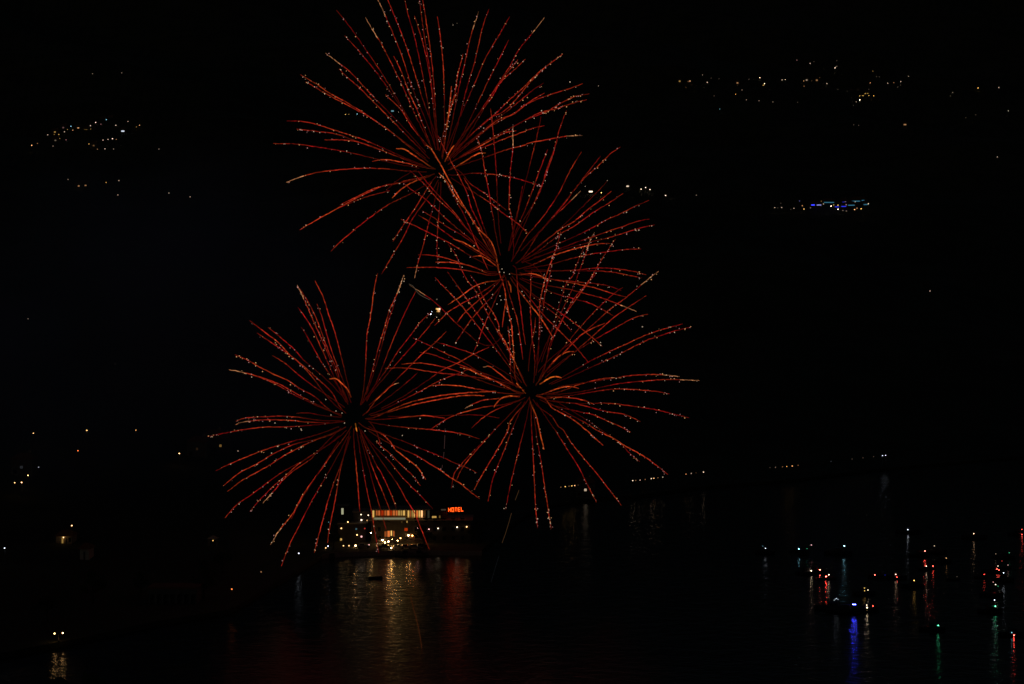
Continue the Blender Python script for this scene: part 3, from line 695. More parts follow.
BO = [
 ('motor', [(765.5, 548.3, 'c', 22), (762.8, 546, 't', 2)], 6, 'boat with a pale bluish light, leftmost of all the moored boats', .4),
 ('motor', [(798.8, 549, 't', 60)], 3.5, 'boat with a cyan white light, second from the left in the far row', 1.2),
 ('row', [(807, 548.6, 'g', 2.5), (811.4, 545, 'p', 14)], 7, 'rowing boat with a dim green and a warm pink light beside it', 2.2),
 ('cruiser', [(844.3, 545.8, 't', 120)], 9, 'boat with the brightest cool white light of the far row', .2),
 ('motor', [(811.3, 570.7, 'w', 55)], 4, 'boat with a white light left of the three red ones', 1.8),
 ('motor', [(820, 569.8, 'r', 90), (820.2, 569.6, 'w', 8)], 3, 'boat with a red light, leftmost red one of the three', .9),
 ('row', [(826, 576.4, 'r', 70)], 3, 'rowing boat with a red light touching a white one', 2.6),
 ('row', [(828.8, 574.6, 'w', 40)], 4.5, 'rowing boat with a white light right of the left red lights', .5),
 ('cruiser', [(834.2, 600.2, 'c', 3), (835.4, 599, 'c', 4), (836.6, 598.4, 'c', 5), (838, 599.4, 'c', 3)], 10, 'dark boat with a small tent of pale lights left of the deep blue one', .15),
 ('cruiser', [(853, 604.4, 'u', 160), (854.2, 604.2, 'c', 8), (855.4, 604.5, 'u', 160)], 9, 'boat with deep blue lights and a long blue reflection', .1),
 ('motor', [(864.5, 588, 'y', 9), (864.6, 590.8, 'y', 7)], 7, 'boat with two yellowish lights one above the other', 1.1),
 ('row', [(868, 590, 'w', 18)], 6, 'rowing boat with one white light right of the yellow pair', .3),
 ('motor', [(866.8, 605, 'w', 20), (867.2, 607.6, 'w', 60), (866.9, 610.2, 'o', 14)], 7, 'boat with three stacked warm lights right of the deep blue one', 1.5),
 ('row', [(873, 606, 'r', 14)], 3, 'rowing boat with a faint red light right of the stacked lights', .8),
 ('row', [(874.8, 575, 'r', 50)], 2, 'rowing boat with a red light left of the faint blue boat', .2),
 ('motor', [(885, 575, 'u', 3), (887.5, 574.9, 'u', 3)], 3, 'boat with a faint dark blue glow between red and white lights', .05),
 ('motor', [(895.8, 574.3, 'w', 35), (897, 577.2, 'r', 45)], 5, 'boat with a white light above a red one', 1.3),
 ('motor', [(914.2, 580.4, 'y', 35)], 7.5, 'boat with a single yellowish light in the middle of the anchorage', .7),
 ('cruiser', [(907.8, 529.7, 'c', 45)], 4, 'farthest boat with one white light high above the others', .3),
 ('motor', [(925, 551, 'r', 60)], 6, 'boat with a red light left of a warm light without reflection', 1.0),
 ('row', [(926.3, 566.2, 'w', 30)], 4, 'rowing boat with a warm white light below the red one', 2.0),
 ('row', [(933, 566, 'r', 22)], 3, 'rowing boat with a dim red light beside a warm white one', .6),
 ('motor', [(934.4, 545.8, 'w', 9)], 8, 'boat with a warm light in the far row right of the red one', .2),
 ('motor', [(946.3, 558, 'o', 12)], 5, 'boat with an orange light right of the red and white group', 1.4),
 ('row', [(957, 576.6, 'w', .8)], 4, 'rowing boat with a barely visible light right of the centre', .9),
 ('cruiser', [(973.8, 533.8, 'o', 45), (973.8, 533.6, 'w', 20)], 5, 'far boat with a warm light at the upper right', .4),
 ('row', [(984.3, 574.4, 'r', 6)], 4, 'rowing boat with a dim red light left of the crowded group', .2),
 ('motor', [(998, 566, 'w', 12), (997, 569, 'r', 22), (999, 570, 'r', 16)], 7, 'boat with a warm light over two red ones in the right group', .8),
 ('motor', [(1003.5, 572.7, 'c', 38)], 9, 'boat with a bright white light in the right group', .3),
 ('row', [(1008, 565, 'p', 6), (1002, 561, 'r', 1)], 4, 'rowing boat with a dim pink light in the right group', 1.1),
 ('motor', [(1009.3, 552.7, 'g', 3.5)], 6, 'boat with a dim teal green light at the upper right', .6),
 ('motor', [(1022, 529.4, 'r', 10), (1022, 534.8, 'r', 18)], 6, 'boat with two red lights cut by the right edge', 1.5),
 ('row', [(995.7, 553.8, 'w', 2)], 4, 'rowing boat with a faint grey light above the right group', .1),
 ('motor', [(995.6, 584.5, 'w', 22), (993.2, 582, 'p', 4), (998, 586.2, 'g', 1.5), (995, 594, 'r', 22)], 12, 'boat with a warm light above a dim red one', .5),
 ('motor', [(994.6, 600, 'c', 20), (995.4, 606.2, 'g', 55)], 13, 'boat with a bluish light above a green one and a long green reflection', 1.2),
 ('motor', [(938.3, 625.4, 'g', 38)], 6, 'nearest green lit boat standing alone low on the right', .3),
 ('motor', [(1011.8, 632.6, 't', 7), (1014, 635.4, 'r', 50)], 4, 'boat with a teal and a red light, nearest to the bottom right', .9),
]
for kd, lm, gp, lb, rz in BO: boat(kd, lm, gp, lb, rz, 'hull_dark')
# unlit boats by the hotel
for (px, wl, kd, rz, lb) in [(375.5, 578.5, 'row', .1, 'unlit dark rowing boat floating in the golden reflection')]:
    d = ray(px, wl); Y = -CAM_Z / d.z * d.y
    t = thing('moored_boat', lb, 'boat', (d.x / d.y * Y, Y, 0), rz, GB)
    Lh, Hh, hm, cm, gm = HB[kd]; place('hull', hm['hull_dark'], t)
    m = MB(); m.box(-.5, -.1, -.6, .6, .32, .38); m.box(.8, 1.1, -.5, .5, .34, .4); m.build('thwart', M['wood'], t)
for i, (px, rz, lb) in enumerate([(404, .15, 'unlit motor boat tied to the quay below the silver cars'), (418, .1, 'unlit motor boat tied to the quay at the right of the cars')]):
    Y = shore(px) - 2.6
    t = thing('moored_boat', lb, 'boat', (hx(px, Y), Y, 0), rz, GB)
    Lh, Hh, hm, cm, gm = HB['motor']; place('hull', hm['hull_white'], t); cb_ = place('cabin', cm, t); place('cabin_window', gm, cb_)

# ------------------------------------------------------------------ fireworks: every star of a burst leaves one glowing spark trail
TILE = {'a1': (270, 0, 6.024), 'a2': (430, 0, 6.024), 'a3': (270, 100, 6.024), 'a4': (400, 100, 6.024), 'a5': (530, 113, 6.024), 'a6': (300, 180, 6.024),
        'a7': (400, 190, 6.024), 'a8': (530, 190, 6.024), 'b1': (220, 270, 6.024), 'b2': (340, 270, 6.024), 'b3': (430, 270, 6.024), 'b4': (540, 270, 6.024),
        'b5': (200, 370, 6.024), 'b6': (330, 370, 6.024), 'b7': (430, 350, 6.024), 'b8': (540, 350, 6.024), 'c1': (200, 460, 6.024), 'c2': (300, 440, 6.024),
        'c3': (430, 430, 6.024), 'c4': (540, 430, 6.024), 'c5': (460, 200, 10.21), 'c6': (460, 260, 10.21), 'c7': (390, 250, 10.21), 'c8': (400, 120, 10.21), 'p': (0, 0, 1)}
# each line: tip first, then inwards; after @ the strength; g = amount of glitter; t = golden tip
BURST_A = '''
a1:185,450 285,510 350,555 440,605 560,675 | a3:560,75 700,170 830,275 @1.15 g2
a1:215,492 330,560 470,635 | a3:620,115 760,215 @.9 g2
a1:335,320 400,370 480,430 560,515 640,600 715,675 | a3:760,120 @.7 g2 t
a1:415,415 460,460 540,530 620,610 690,680 | a3:850,240 @1 g2
a1:400,60 480,160 560,275 640,390 710,500 775,610 @.65 g1
a1:450,215 530,300 580,360 660,460 740,575 @.65 g2
a1:695,570 760,630 800,675 | a3:860,170 945,270 @1 g1
a1:575,105 600,150 640,215 680,280 740,400 800,520 860,660 | a3:930,200 @.85 g2 t
a1:745,340 770,385 800,455 840,560 890,670 | a3:940,200 @1 g2
a1:635,-25 650,0 680,60 740,200 800,350 850,510 920,680 @.75 g2 t
a1:690,-50 710,0 760,120 810,250 860,400 920,600 950,680 @.9 g2
a1:800,-50 812,0 830,80 870,220 905,380 940,560 960,680 @.7 g1
a1:870,95 910,220 940,340 970,500 985,650 @.8 g1
a1:895,-40 900,0 908,60 930,220 960,400 985,600 @.6 g1
a1:910,-60 920,0 935,90 955,220 980,420 998,680 @.95 g1
a2:45,100 65,240 78,380 85,520 87,680 @1 g1
a2:130,520 120,620 115,680 | a4:300,50 285,140 270,250 @1.5 g3
a2:200,325 170,440 150,560 | a4:300,70 275,200 @1 g3
a2:160,560 130,640 115,690 | a4:290,100 @1.2 g3
a2:293,70 245,220 210,380 170,550 145,680 @.85 g1 t
a2:355,55 315,170 270,370 225,520 185,680 @.8 g1
a2:480,100 420,205 340,340 270,500 200,660 @.8 g1
a2:475,240 400,390 340,510 260,680 @.85 g1
a2:690,105 600,220 535,300 480,400 400,520 310,680 @.75 g1 t
a2:575,355 520,410 430,490 370,590 300,680 @.9 g1
a2:530,360 440,470 350,600 290,690 @.8 g1
a2:800,325 720,385 640,450 560,530 480,600 400,680 | a4:450,190 370,270 @.9 g3
a2:770,345 690,410 600,500 500,620 430,680 | a4:540,110 420,215 @.9 g2
a2:685,500 610,550 540,610 450,680 @.8 g1
a2:690,560 620,600 540,660 500,690 | a4:590,120 500,190 410,260 @1 g1
a2:920,505 820,540 740,565 640,600 560,640 510,680 | a4:560,150 470,220 @1 g1
a2:960,565 880,580 800,615 740,650 700,675 | a4:780,110 680,160 @.9 g3
a2:945,600 850,625 760,655 660,680 | a4:740,130 600,205 @.9 g2
a4:870,155 800,170 720,200 550,265 400,330 @.9 g1
a4:700,185 640,195 560,235 470,285 370,340 @1.1 g2
a5:315,135 275,137 220,140 130,155 0,180 | a4:740,275 640,300 540,335 @1.05 g1 t
a4:515,320 480,320 430,345 350,395 @1.8
a4:325,275 300,310 270,370 @1.8
a3:760,293 810,298 870,335 950,390 @1.7
a3:615,370 680,358 740,365 820,380 905,400 @1.3 g2
a3:100,125 200,130 290,150 400,185 540,230 650,275 750,320 @.9 g1
a3:160,175 280,188 400,205 500,240 @1 g2
a3:330,240 420,240 520,250 640,290 780,345 @1 g1
a3:20,262 150,265 300,285 420,305 540,330 640,355 @.75 g1
a3:100,495 180,465 290,435 420,420 540,412 680,413 800,425 @1 g1 t
a6:0,300 100,240 200,185 300,130 420,70 520,30 610,15 | a3:800,490 920,465 @1.1 g1
a6:210,180 300,140 420,95 540,65 | a3:700,545 @.6 g1
a6:240,150 345,100 450,50 560,25 | a3:780,500 @1.1 g1
a3:735,590 800,530 870,490 930,470 @1.6 g1
a6:185,430 240,375 340,290 430,220 530,150 650,90 @.85 g1
a6:560,370 610,290 680,190 740,95 800,0 | a4:220,460 @1 g2
a6:490,570 560,450 620,350 680,230 780,90 @.85 g1
a6:690,590 710,500 740,400 770,280 810,130 @.7 g1 t
a6:828,490 825,400 830,280 843,130 @.75 g2
a4:860,520 760,490 660,462 560,448 450,440 370,450 @.75 g3
a7:775,265 700,195 620,140 540,75 430,5 @.85 g2
a7:640,120 570,65 490,5 | a4:430,510 380,450 @.8 g2
a7:530,480 480,370 430,250 380,140 330,50 @.8
'''
BURST_B = '''
a4:385,470 430,550 470,660 | a7:470,118 500,205 530,290 @.8
a4:230,215 270,300 330,410 400,550 430,650 | a7:470,190 520,300 @.8 g1
a4:60,425 160,520 240,610 310,670 | a7:380,210 440,280 @.75 g1
a4:110,430 200,540 330,680 | a7:400,230 460,290 @.7
a4:10,490 75,545 130,580 200,640 240,680 | a7:320,210 380,260 430,300 520,390 @.7 g1
a7:5,175 110,225 200,270 300,320 390,375 440,405 @.8 g1
a7:110,150 200,205 300,275 370,320 @.75
a7:135,125 200,165 290,225 370,270 440,320 @.7 g1
a7:320,295 390,320 450,355 520,400 @1.5
a7:440,400 490,397 530,420 590,465 @1.6
a7:110,390 180,392 260,405 350,435 430,460 490,480 @1
a7:215,435 290,435 370,445 440,462 500,490 @1.3 g1
a7:40,468 130,465 230,467 330,475 430,490 520,510 @.9
a4:155,272 185,290 240,380 300,490 | a7:380,90 430,170 470,230 540,300 570,360 585,430 600,500 @1.6 g1
a4:235,440 280,490 320,560 370,630 410,675 | a7:440,180 470,240 500,295 @1.5 g4
b3:435,345 445,260 457,170 440,80 | c6:400,130 380,50 @1.2
b3:560,540 545,430 525,300 490,190 470,120 @.9 g1
a4:680,160 680,290 670,380 662,480 656,660 | c5:510,100 525,180 540,330 548,500 @.75 g2 t
a4:545,50 555,130 570,300 580,430 585,560 @.8
a4:460,215 490,300 510,420 535,550 555,680 | c5:340,170 355,280 @.9 g2
a4:850,100 820,240 770,440 @.6
a4:738,520 725,590 710,670 | c5:570,190 @.8
a4:890,300 850,400 800,540 750,670 | c5:620,200 @.75 g1
a4:1003,62 960,180 920,330 860,500 790,660 | c5:690,180 @.9 g2
a4:950,240 890,400 840,560 770,680 @.7
a5:310,235 240,350 170,490 90,610 | a7:830,200 765,275 720,350 @.9
a5:545,205 480,250 410,320 310,410 210,540 100,670 | a7:830,270 780,350 @.9 g1
a5:425,260 370,330 300,420 @.7
a5:305,468 250,525 180,590 130,640 @.8 t
a5:490,470 430,520 350,580 270,650 | a8:200,226 100,300 0,380 @1 g1
a5:560,485 480,540 380,600 270,680 | a8:190,260 100,330 @.9 g1
a5:465,410 420,460 350,530 270,610 @.35
a8:715,62 620,105 540,145 460,180 380,225 280,275 180,320 @.7 g1
a8:720,175 640,190 560,220 480,245 400,275 280,315 150,365 @.8 g1
a8:750,210 680,225 580,255 480,285 380,310 @.8 g2
a8:480,323 430,322 350,335 250,360 140,395 40,440 @1.35 g1
a8:670,355 580,358 480,370 380,385 280,405 170,435 @.8 g1
a8:700,510 620,490 520,475 400,470 300,480 180,487 @.8 g1
a8:675,530 600,515 500,495 400,488 300,487 @.8 g1
a7:900,545 850,520 790,503 730,510 @1.5 g1
a8:550,605 480,580 400,565 300,555 200,545 110,535 @.7 g1
b4:525,165 430,140 340,110 240,88 150,70 60,55 @1.2
b4:580,250 520,225 400,178 300,150 180,118 80,100 @.95 t
b4:440,275 390,245 300,200 220,178 120,150 60,130 @.8 g1
b4:375,460 300,395 220,330 140,270 60,215 0,175 @.9 g1
b4:190,370 130,300 70,250 20,210 @.7 g1
b4:290,555 220,470 150,400 90,340 20,270 | b3:560,120 @.9
b3:740,405 690,325 640,255 600,205 545,135 @1.5
b2:420,92 480,130 560,185 640,260 700,320 800,410 @.8 t
b3:575,450 560,350 545,220 530,120 520,0 @.8
b2:650,210 740,150 800,105 870,75 940,65 @1.5 g1
b2:570,335 650,255 730,205 820,155 920,90 @.9 g2
b2:700,325 740,270 820,195 900,130 940,90 @1
b2:690,445 720,400 790,300 850,230 920,155 @.95 g1
b2:800,500 830,440 860,350 910,240 940,170 @.8 g1
b3:488,135 485,100 470,68 @2 
a7:850,700 870,640 885,560 860,520 @.4
'''
BURST_C = '''
b3:105,10 165,95 240,200 310,300 400,440 @.7 g2
b3:30,45 125,145 190,215 310,365 400,480 470,575 @.9 g1
c6:105,155 170,240 220,350 290,470 350,560 400,680 | b3:420,380 480,500 @.75 g2
a7:290,325 340,400 370,480 410,550 450,600 | b3:350,270 450,450 @.7 g2
b3:400,355 440,410 470,470 500,530 550,640 @1.5 g3
b3:455,160 470,240 490,330 500,450 510,620 @1.4 g3
b3:470,340 480,440 485,620 @.8 g3
b3:610,10 607,100 605,200 608,300 615,400 630,520 630,600 @.85 g1
b3:635,285 633,340 620,400 @1.1 g1
a8:185,250 165,330 140,400 110,480 85,560 60,680 | b3:660,300 655,450 @1 g4
a8:130,440 120,510 95,600 | b3:680,250 @.8 g2
a8:388,255 360,310 330,400 300,480 270,560 | b4:160,190 110,290 @.7 g3 t
a8:325,345 285,440 255,520 | b4:155,90 120,200 @.6 g3
a8:515,295 430,420 380,510 320,590 | b4:200,180 150,270 100,370 60,440 40,540 @.8 g3
b4:340,20 280,90 200,200 130,300 80,410 40,540 @.75 g2
b4:715,8 670,40 610,90 520,165 430,230 340,310 240,400 130,480 @.7 g1 t
b4:500,105 460,130 380,200 300,280 220,370 140,470 @.7 g1
b4:640,155 540,220 440,290 350,370 270,440 200,500 @.95
b4:650,265 590,280 530,305 470,340 380,390 280,450 @.85 g1
b4:390,320 320,350 250,390 190,450 120,520 @1
b4:205,490 160,495 110,525 60,575 20,630 @1.5
b4:860,325 780,345 700,370 620,400 500,455 400,500 300,550 250,580 @.85 g2
b4:910,345 830,362 740,390 640,425 540,475 430,530 300,590 @.85 g2
b8:130,168 100,160 60,168 0,205 @2.4
b8:490,168 400,170 320,185 230,210 150,240 @1.2 t
b8:840,160 740,150 640,148 540,155 440,170 @.95 g2 t
b8:960,185 880,180 760,178 650,185 540,195 440,210 300,240 @.8 g1 t
b8:780,265 700,250 620,242 500,235 400,240 300,255 210,270 @.9 g2
b8:235,232 190,220 130,225 70,245 20,265 @1.6 g1
b8:895,408 800,385 700,360 600,345 500,330 400,320 320,322 @.75 g2
b8:320,325 270,305 200,290 120,285 50,290 @1.2 g1
b8:605,432 540,400 480,382 400,370 300,345 200,320 130,315 @.85 g1
b8:545,495 480,460 400,425 320,390 230,370 120,345 @.85 g2
b8:380,575 330,530 270,475 200,420 120,375 70,345 | b7:690,290 640,278 @1.3 g2
c4:770,268 690,205 620,155 520,100 440,50 340,0 | b8:300,455 200,400 @1.15 g2
c4:600,190 540,140 500,95 440,50 @.7 g3
c4:490,455 425,370 340,260 280,190 190,80 140,0 | b8:110,460 70,400 20,365 @1 g1
c4:340,435 275,310 230,220 160,110 90,0 | b8:60,440 @.8 g1
b7:688,600 665,510 640,400 612,335 @1.7 g1
c3:730,595 715,500 690,340 670,200 645,60 | b7:640,500 @.9 g3
c3:648,590 635,450 625,230 620,120 612,0 | b7:610,420 @.9 g2
c3:455,480 480,350 510,220 550,60 565,0 | b7:575,440 @.75 g1
c3:350,430 380,290 440,140 490,10 | b7:520,420 @.85 g1
c3:265,360 320,260 380,160 440,60 470,0 | b7:480,440 520,380 555,345 @1.1 g2
c3:160,300 200,220 290,110 380,10 | b7:440,430 @1
c3:130,350 145,265 190,205 240,150 330,60 @.75 g2
b7:250,470 310,415 370,375 430,345 500,320 @.95
b7:0,482 60,440 130,400 220,370 320,345 400,335 @1.1 g1
b7:210,352 260,325 320,303 380,295 430,290 @1.1 g1 t
b7:385,345 400,320 430,290 480,278 540,282 @1.7
b7:320,103 360,100 410,135 460,175 510,210 @1.3 t
b7:180,103 240,120 310,155 380,180 440,210 500,240 @1.5 g2
b7:520,200 545,225 575,262 @2
b2:440,410 530,450 620,495 700,530 800,590 @.85 g1
b2:570,430 650,455 730,480 800,505 900,560 @.7 g1
b2:480,495 560,510 640,540 720,570 860,620 @.85
b2:370,568 480,560 580,575 680,600 780,640 @1.1
b2:270,592 400,590 500,605 600,620 750,635 900,660 @1
b6:600,95 680,90 780,95 860,110 940,125 1010,135 @1.2 g1
b7:205,125 240,118 320,155 400,190 490,240 @1.1
'''
BURST_D = '''
b1:55,600 160,622 260,650 340,680 | b5:470,80 560,130 650,180 730,220 @1 g2 t
b5:290,20 380,52 470,92 560,145 650,190 @.8 g1
b1:90,510 170,545 250,590 330,630 410,665 | b5:530,62 600,110 690,160 745,210 @1.1 g2
b1:180,305 270,375 350,435 410,500 480,560 550,620 610,675 | b5:790,130 830,200 @1.15 g1
b1:225,380 290,425 360,470 430,520 500,580 560,650 | b5:750,140 @.9 g2
b1:290,345 370,410 450,480 500,540 560,590 @.8 g1
b1:315,515 390,560 460,620 530,675 | b5:700,110 740,135 @.85
b1:465,90 490,140 530,230 560,300 600,390 640,480 690,600 @1 g3 t
b1:480,110 530,190 570,270 610,370 650,480 700,590 720,660 @.95 g1
b1:470,225 530,310 570,380 610,470 660,580 685,640 @.85 g1
b1:490,345 530,410 580,500 620,570 670,640 @.75 g1
b1:585,205 610,270 635,360 665,460 700,560 735,650 @.9 g1
b1:572,65 620,160 655,270 690,370 720,480 740,560 @1
b1:950,20 930,110 905,290 885,390 880,520 870,670 @1.1 g1
b2:385,30 345,140 300,240 270,340 240,440 210,550 180,660 @1.05 g3 t
b2:330,200 290,310 250,460 @.8 g1
b2:455,130 400,240 350,350 300,470 250,600 @.85
b2:545,255 480,320 420,400 350,490 280,600 230,670 @.8 g2
b2:575,290 520,360 460,430 380,520 300,610 @.8
b2:640,370 560,450 480,520 400,600 330,670 @1
b2:900,465 800,510 700,565 620,600 520,670 @.9
b6:810,10 720,40 620,85 540,130 440,180 370,215 @.8 g2
b6:530,15 480,60 420,110 @.6
b6:415,78 370,95 320,140 270,190 235,240 @1.4 t
b6:1000,128 860,135 700,150 560,175 440,210 300,272 @1.35
b6:930,155 800,155 640,180 520,205 400,240 @1.35
b5:780,55 820,52 860,85 890,120 910,165 @1.7
b5:945,372 940,345 937,322 @3.2
b6:690,290 640,283 560,275 460,283 370,293 @1.1
b6:1020,290 930,275 850,270 760,272 @.45
b6:900,415 820,390 740,375 620,360 500,350 400,340 @1 g1
b6:885,620 840,595 740,555 640,510 550,475 470,440 400,415 @.6 g1
c3:300,415 240,370 180,320 120,285 60,240 0,205 | b6:520,515 440,480 @1.1 g1
b6:575,660 530,590 470,540 400,485 360,430 310,385 240,358 @1.3 g2
c2:725,275 680,215 620,160 540,80 460,10 | b6:300,440 @1 g3
c2:800,415 740,350 660,270 600,205 540,130 480,70 @.7 g1
c2:780,660 735,550 690,440 640,360 590,270 520,170 @.9
c2:580,410 550,330 500,220 460,150 430,90 @.9 g1
c2:545,430 500,320 450,200 420,120 400,60 @1
c2:520,540 480,400 450,300 420,190 @.5
c2:475,680 455,580 430,430 400,290 370,120 @.8 g1
c2:360,430 350,290 340,180 328,50 @1.1
c2:165,620 180,520 210,370 235,220 255,130 @1 g1
c2:85,680 130,510 170,360 200,270 230,190 @.95 g1
c1:490,640 540,510 590,410 640,310 700,200 770,80 @.8 g1
c1:425,510 480,420 560,320 620,210 690,110 770,0 | b5:820,470 855,425 @1.15 g2 t
c1:550,355 590,270 640,190 @.8
c1:300,310 360,240 440,160 520,90 600,20 | b5:680,510 760,460 @.8 g3
c1:380,260 450,180 500,120 570,60 660,0 | b5:700,500 @.9 g1 t
c1:150,350 220,270 300,215 400,140 500,70 600,15 @.8 g1
c1:165,190 250,125 340,75 420,30 | b5:500,520 600,465 700,420 760,400 @1.15 g2
c1:140,155 240,75 320,35 380,0 | b5:450,500 560,450 660,425 @1.05 g1
b5:95,608 170,570 300,515 420,470 520,440 650,405 @.9 g1
b5:45,402 110,388 200,370 300,353 400,343 500,343 600,338 700,330 @.85 g2
b5:215,328 260,313 340,303 440,300 540,303 630,312 740,318 @1 g2 t
b5:215,308 280,288 380,283 480,277 580,283 660,295 @1 g2
b5:580,262 640,258 720,270 @.4
'''
_fm = {}
def fire(e, hot, blue=.022):
    q = max(-14, min(4, round(math.log2(max(e, 1e-3)) * 3))); h = round(hot * 40) / 40 if hot < .3 else round(hot * 5) / 5
    k = (q, h, blue)
    if k not in _fm:
        m = bpy.data.materials.new('burning_sparks'); m.use_nodes = True; n = m.node_tree; n.nodes.clear()
        em = n.nodes.new('ShaderNodeEmission'); oo = n.nodes.new('ShaderNodeOutputMaterial')
        em.inputs[0].default_value = (1, max(.02, h), blue, 1); em.inputs[1].default_value = 2 ** (q / 3)
        n.links.new(em.outputs[0], oo.inputs[0]); m.cycles.emission_sampling = 'NONE'; _fm[k] = m
    return _fm[k]
RB = Matrix.Rotation(math.pi / 2 - TILT, 3, 'X')
def catmull(P, step=2.2):
    out = []
    Q = [P[0] * 2 - P[1]] + P + [P[-1] * 2 - P[-2]]
    for i in range(1, len(Q) - 2):
        a, b_, c_, d = Q[i - 1], Q[i], Q[i + 1], Q[i + 2]; n = max(1, int((c_ - b_).length / step))
        for k in range(n):
            t = k / n; out.append(.5 * ((2 * b_) + (c_ - a) * t + (2 * a - 5 * b_ + 4 * c_ - d) * t * t + (3 * b_ - a - 3 * c_ + d) * t ** 3))
    out.append(P[-1]); return out
GAIN = .225
def burst(name, txt, cx, cy, Y, R, label, seed):
    rd = random.Random(seed)
    cen = at(cx, cy, Y)
    t = thing('firework_burst', label, 'firework', cen, 0, 'red firework bursts')
    ntr = 0
    for line in txt.strip().splitlines():
        geo, opt = line.split('@'); opt = opt.split(); br = float(opt[0]); gl = 0; tip = False
        for o in opt[1:]:
            if o[0] == 'g': gl = int(o[1:])
            if o == 't': tip = True
        P = []
        for seg in geo.split('|'):
            tl, pts = seg.strip().split(':'); x0, y0, s = TILE[tl]
            for q in pts.split():
                u, v = q.split(','); P.append(Vector((x0 + float(u) / s, y0 + float(v) / s)))
        P = catmull(P)[::-1]                                   # inner end first
        c2 = Vector((cx, cy)); ext = []
        if (P[0] - c2).length > 9 and (P[-1] - c2).length > 45:
            d0 = (P[0] - P[min(4, len(P) - 1)]).normalized(); g0 = c2 - P[0]; L0 = g0.length * .68
            for k in range(int(L0 / 2.2), 0, -1):
                u_ = k * 2.2 / L0; ext.append(P[0] + (d0 * (1 - u_ * .5) + g0.normalized() * u_ * .5) * k * 2.2)
        n_ext = len(ext); P = ext + P
        rt = (P[-1] - Vector((cx, cy))).length
        tw = math.sqrt(max(0, R * R - min(rt, R) ** 2)) * rd.choice((-1, 1))   # depth of the tip, in pixels of this distance
        W = []; n = len(P); r_in = min(1, (P[0] - Vector((cx, cy))).length / max(rt, 8))
        for i, p in enumerate(P):
            s = i / (n - 1); sr = r_in + (1 - r_in) * s
            yy = Y + tw * sr * Y / F
            W.append(at(p.x + rd.gauss(0, .12), p.y + rd.gauss(0, .12), yy) - cen)
        m = MB(); rad = []
        for i in range(n):
            s = i / (n - 1)
            rad.append((.072 + .045 * min(br, 1.8)) * (1 if s < .9 else 1 - 5 * (s - .9)))
        m.tube(W, rad, 5, True)
        fl = 1.0; ms = []; idx = []
        for i in range(n - 1):
            s = i / (n - 1)
            fade = (.09 + .22 * (i / n_ext) ** 1.5 if i < n_ext else min(1.1, .25 + 2.4 * (i - n_ext) / (n - n_ext))) * (1 if s < .72 else 1 - 1.1 * (s - .72))
            fl = .5 * fl + .5 * rd.uniform(.2, 1.9)
            e = GAIN * br * fade * fl * rd.uniform(.6, 1.5)
            hot = .045 + .085 * max(0, br - .8) + .02 * math.sin(s * 9 + ntr)
            f_ = fire(e, hot)
            if tip and s > .86: f_ = fire(.5 * (1 - .5 * (s - .86) / .14) * rd.uniform(.2, 1.5), .42, .16)
            if f_ not in ms: ms.append(f_)
            idx.append(ms.index(f_))
        for fi in range(len(m.f)): m.mi[fi] = idx[min(fi // 5, n - 2)]
        if len(m.f) > 5 * (n - 1): m.mi[5 * (n - 1)] = idx[0]; m.mi[5 * (n - 1) + 1] = idx[-1]
        me = m.mesh('trail', ms)
        o = place('trail', me, t)
        if gl:
            g = MB(); L_ = sum((P[i + 1] - P[i]).length for i in range(n - 1)); N = max(2, int(L_ / 100 * (3, 8, 14, 22, 34)[gl]))
            for k in range(N):
                s = 1 - .72 * rd.random() ** 1.35; i = min(n - 1, int(s * (n - 1))); sp = .22 if gl < 4 else .4
                q = W[i] + Vector((rd.gauss(0, sp), rd.gauss(0, sp), rd.gauss(-.08, sp)))
                g.octa(q, rd.uniform(.06, .17), rd.choice((0, 1, 1, 2, 2)))
            gg = g.build('glitter', [emat('w', .6, False), emat('p', .45, False), emat('o', .6, False)], o); gg['kind'] = 'stuff'
        ntr += 1
    return t
burst('a', BURST_A, 440, 170, 566, 165, 'topmost red firework burst of long curved glittering trails', 1)
bB = burst('b', BURST_B, 506, 268, 556, 165, 'middle red firework burst tangled between the top and right ones', 2)
burst('c', BURST_C, 531, 391, 572, 172, 'lower right red firework burst with a bright orange heart', 3)
bD = burst('d', BURST_D, 355, 416, 548, 165, 'lower left red firework burst whose trails hang before the hotel', 4)
# white burning grains near the hearts of the two lower bursts
def grains(parent, pts, Y):
    g = MB()
    for x, y in pts: g.octa(at(x, y, Y) - parent.location, .16)
    g.build('glitter', emat('w', .55, False), parent)['kind'] = 'stuff'
grains(bD, [(325.8, 399.5), (336, 411), (331, 415), (342, 413), (325, 424), (344.5, 423), (301, 429), (301.5, 430.2), (365, 431), (389, 425.5), (402.3, 435.5), (420, 418.5), (275, 423), (238, 451)], 545)
grains(bB, [(524, 295.5), (502, 269), (504, 272.5), (499.5, 272), (509.5, 274), (492.5, 294.6), (500, 296), (501, 300), (497, 304), (522, 291.5), (494.5, 286)], 552)

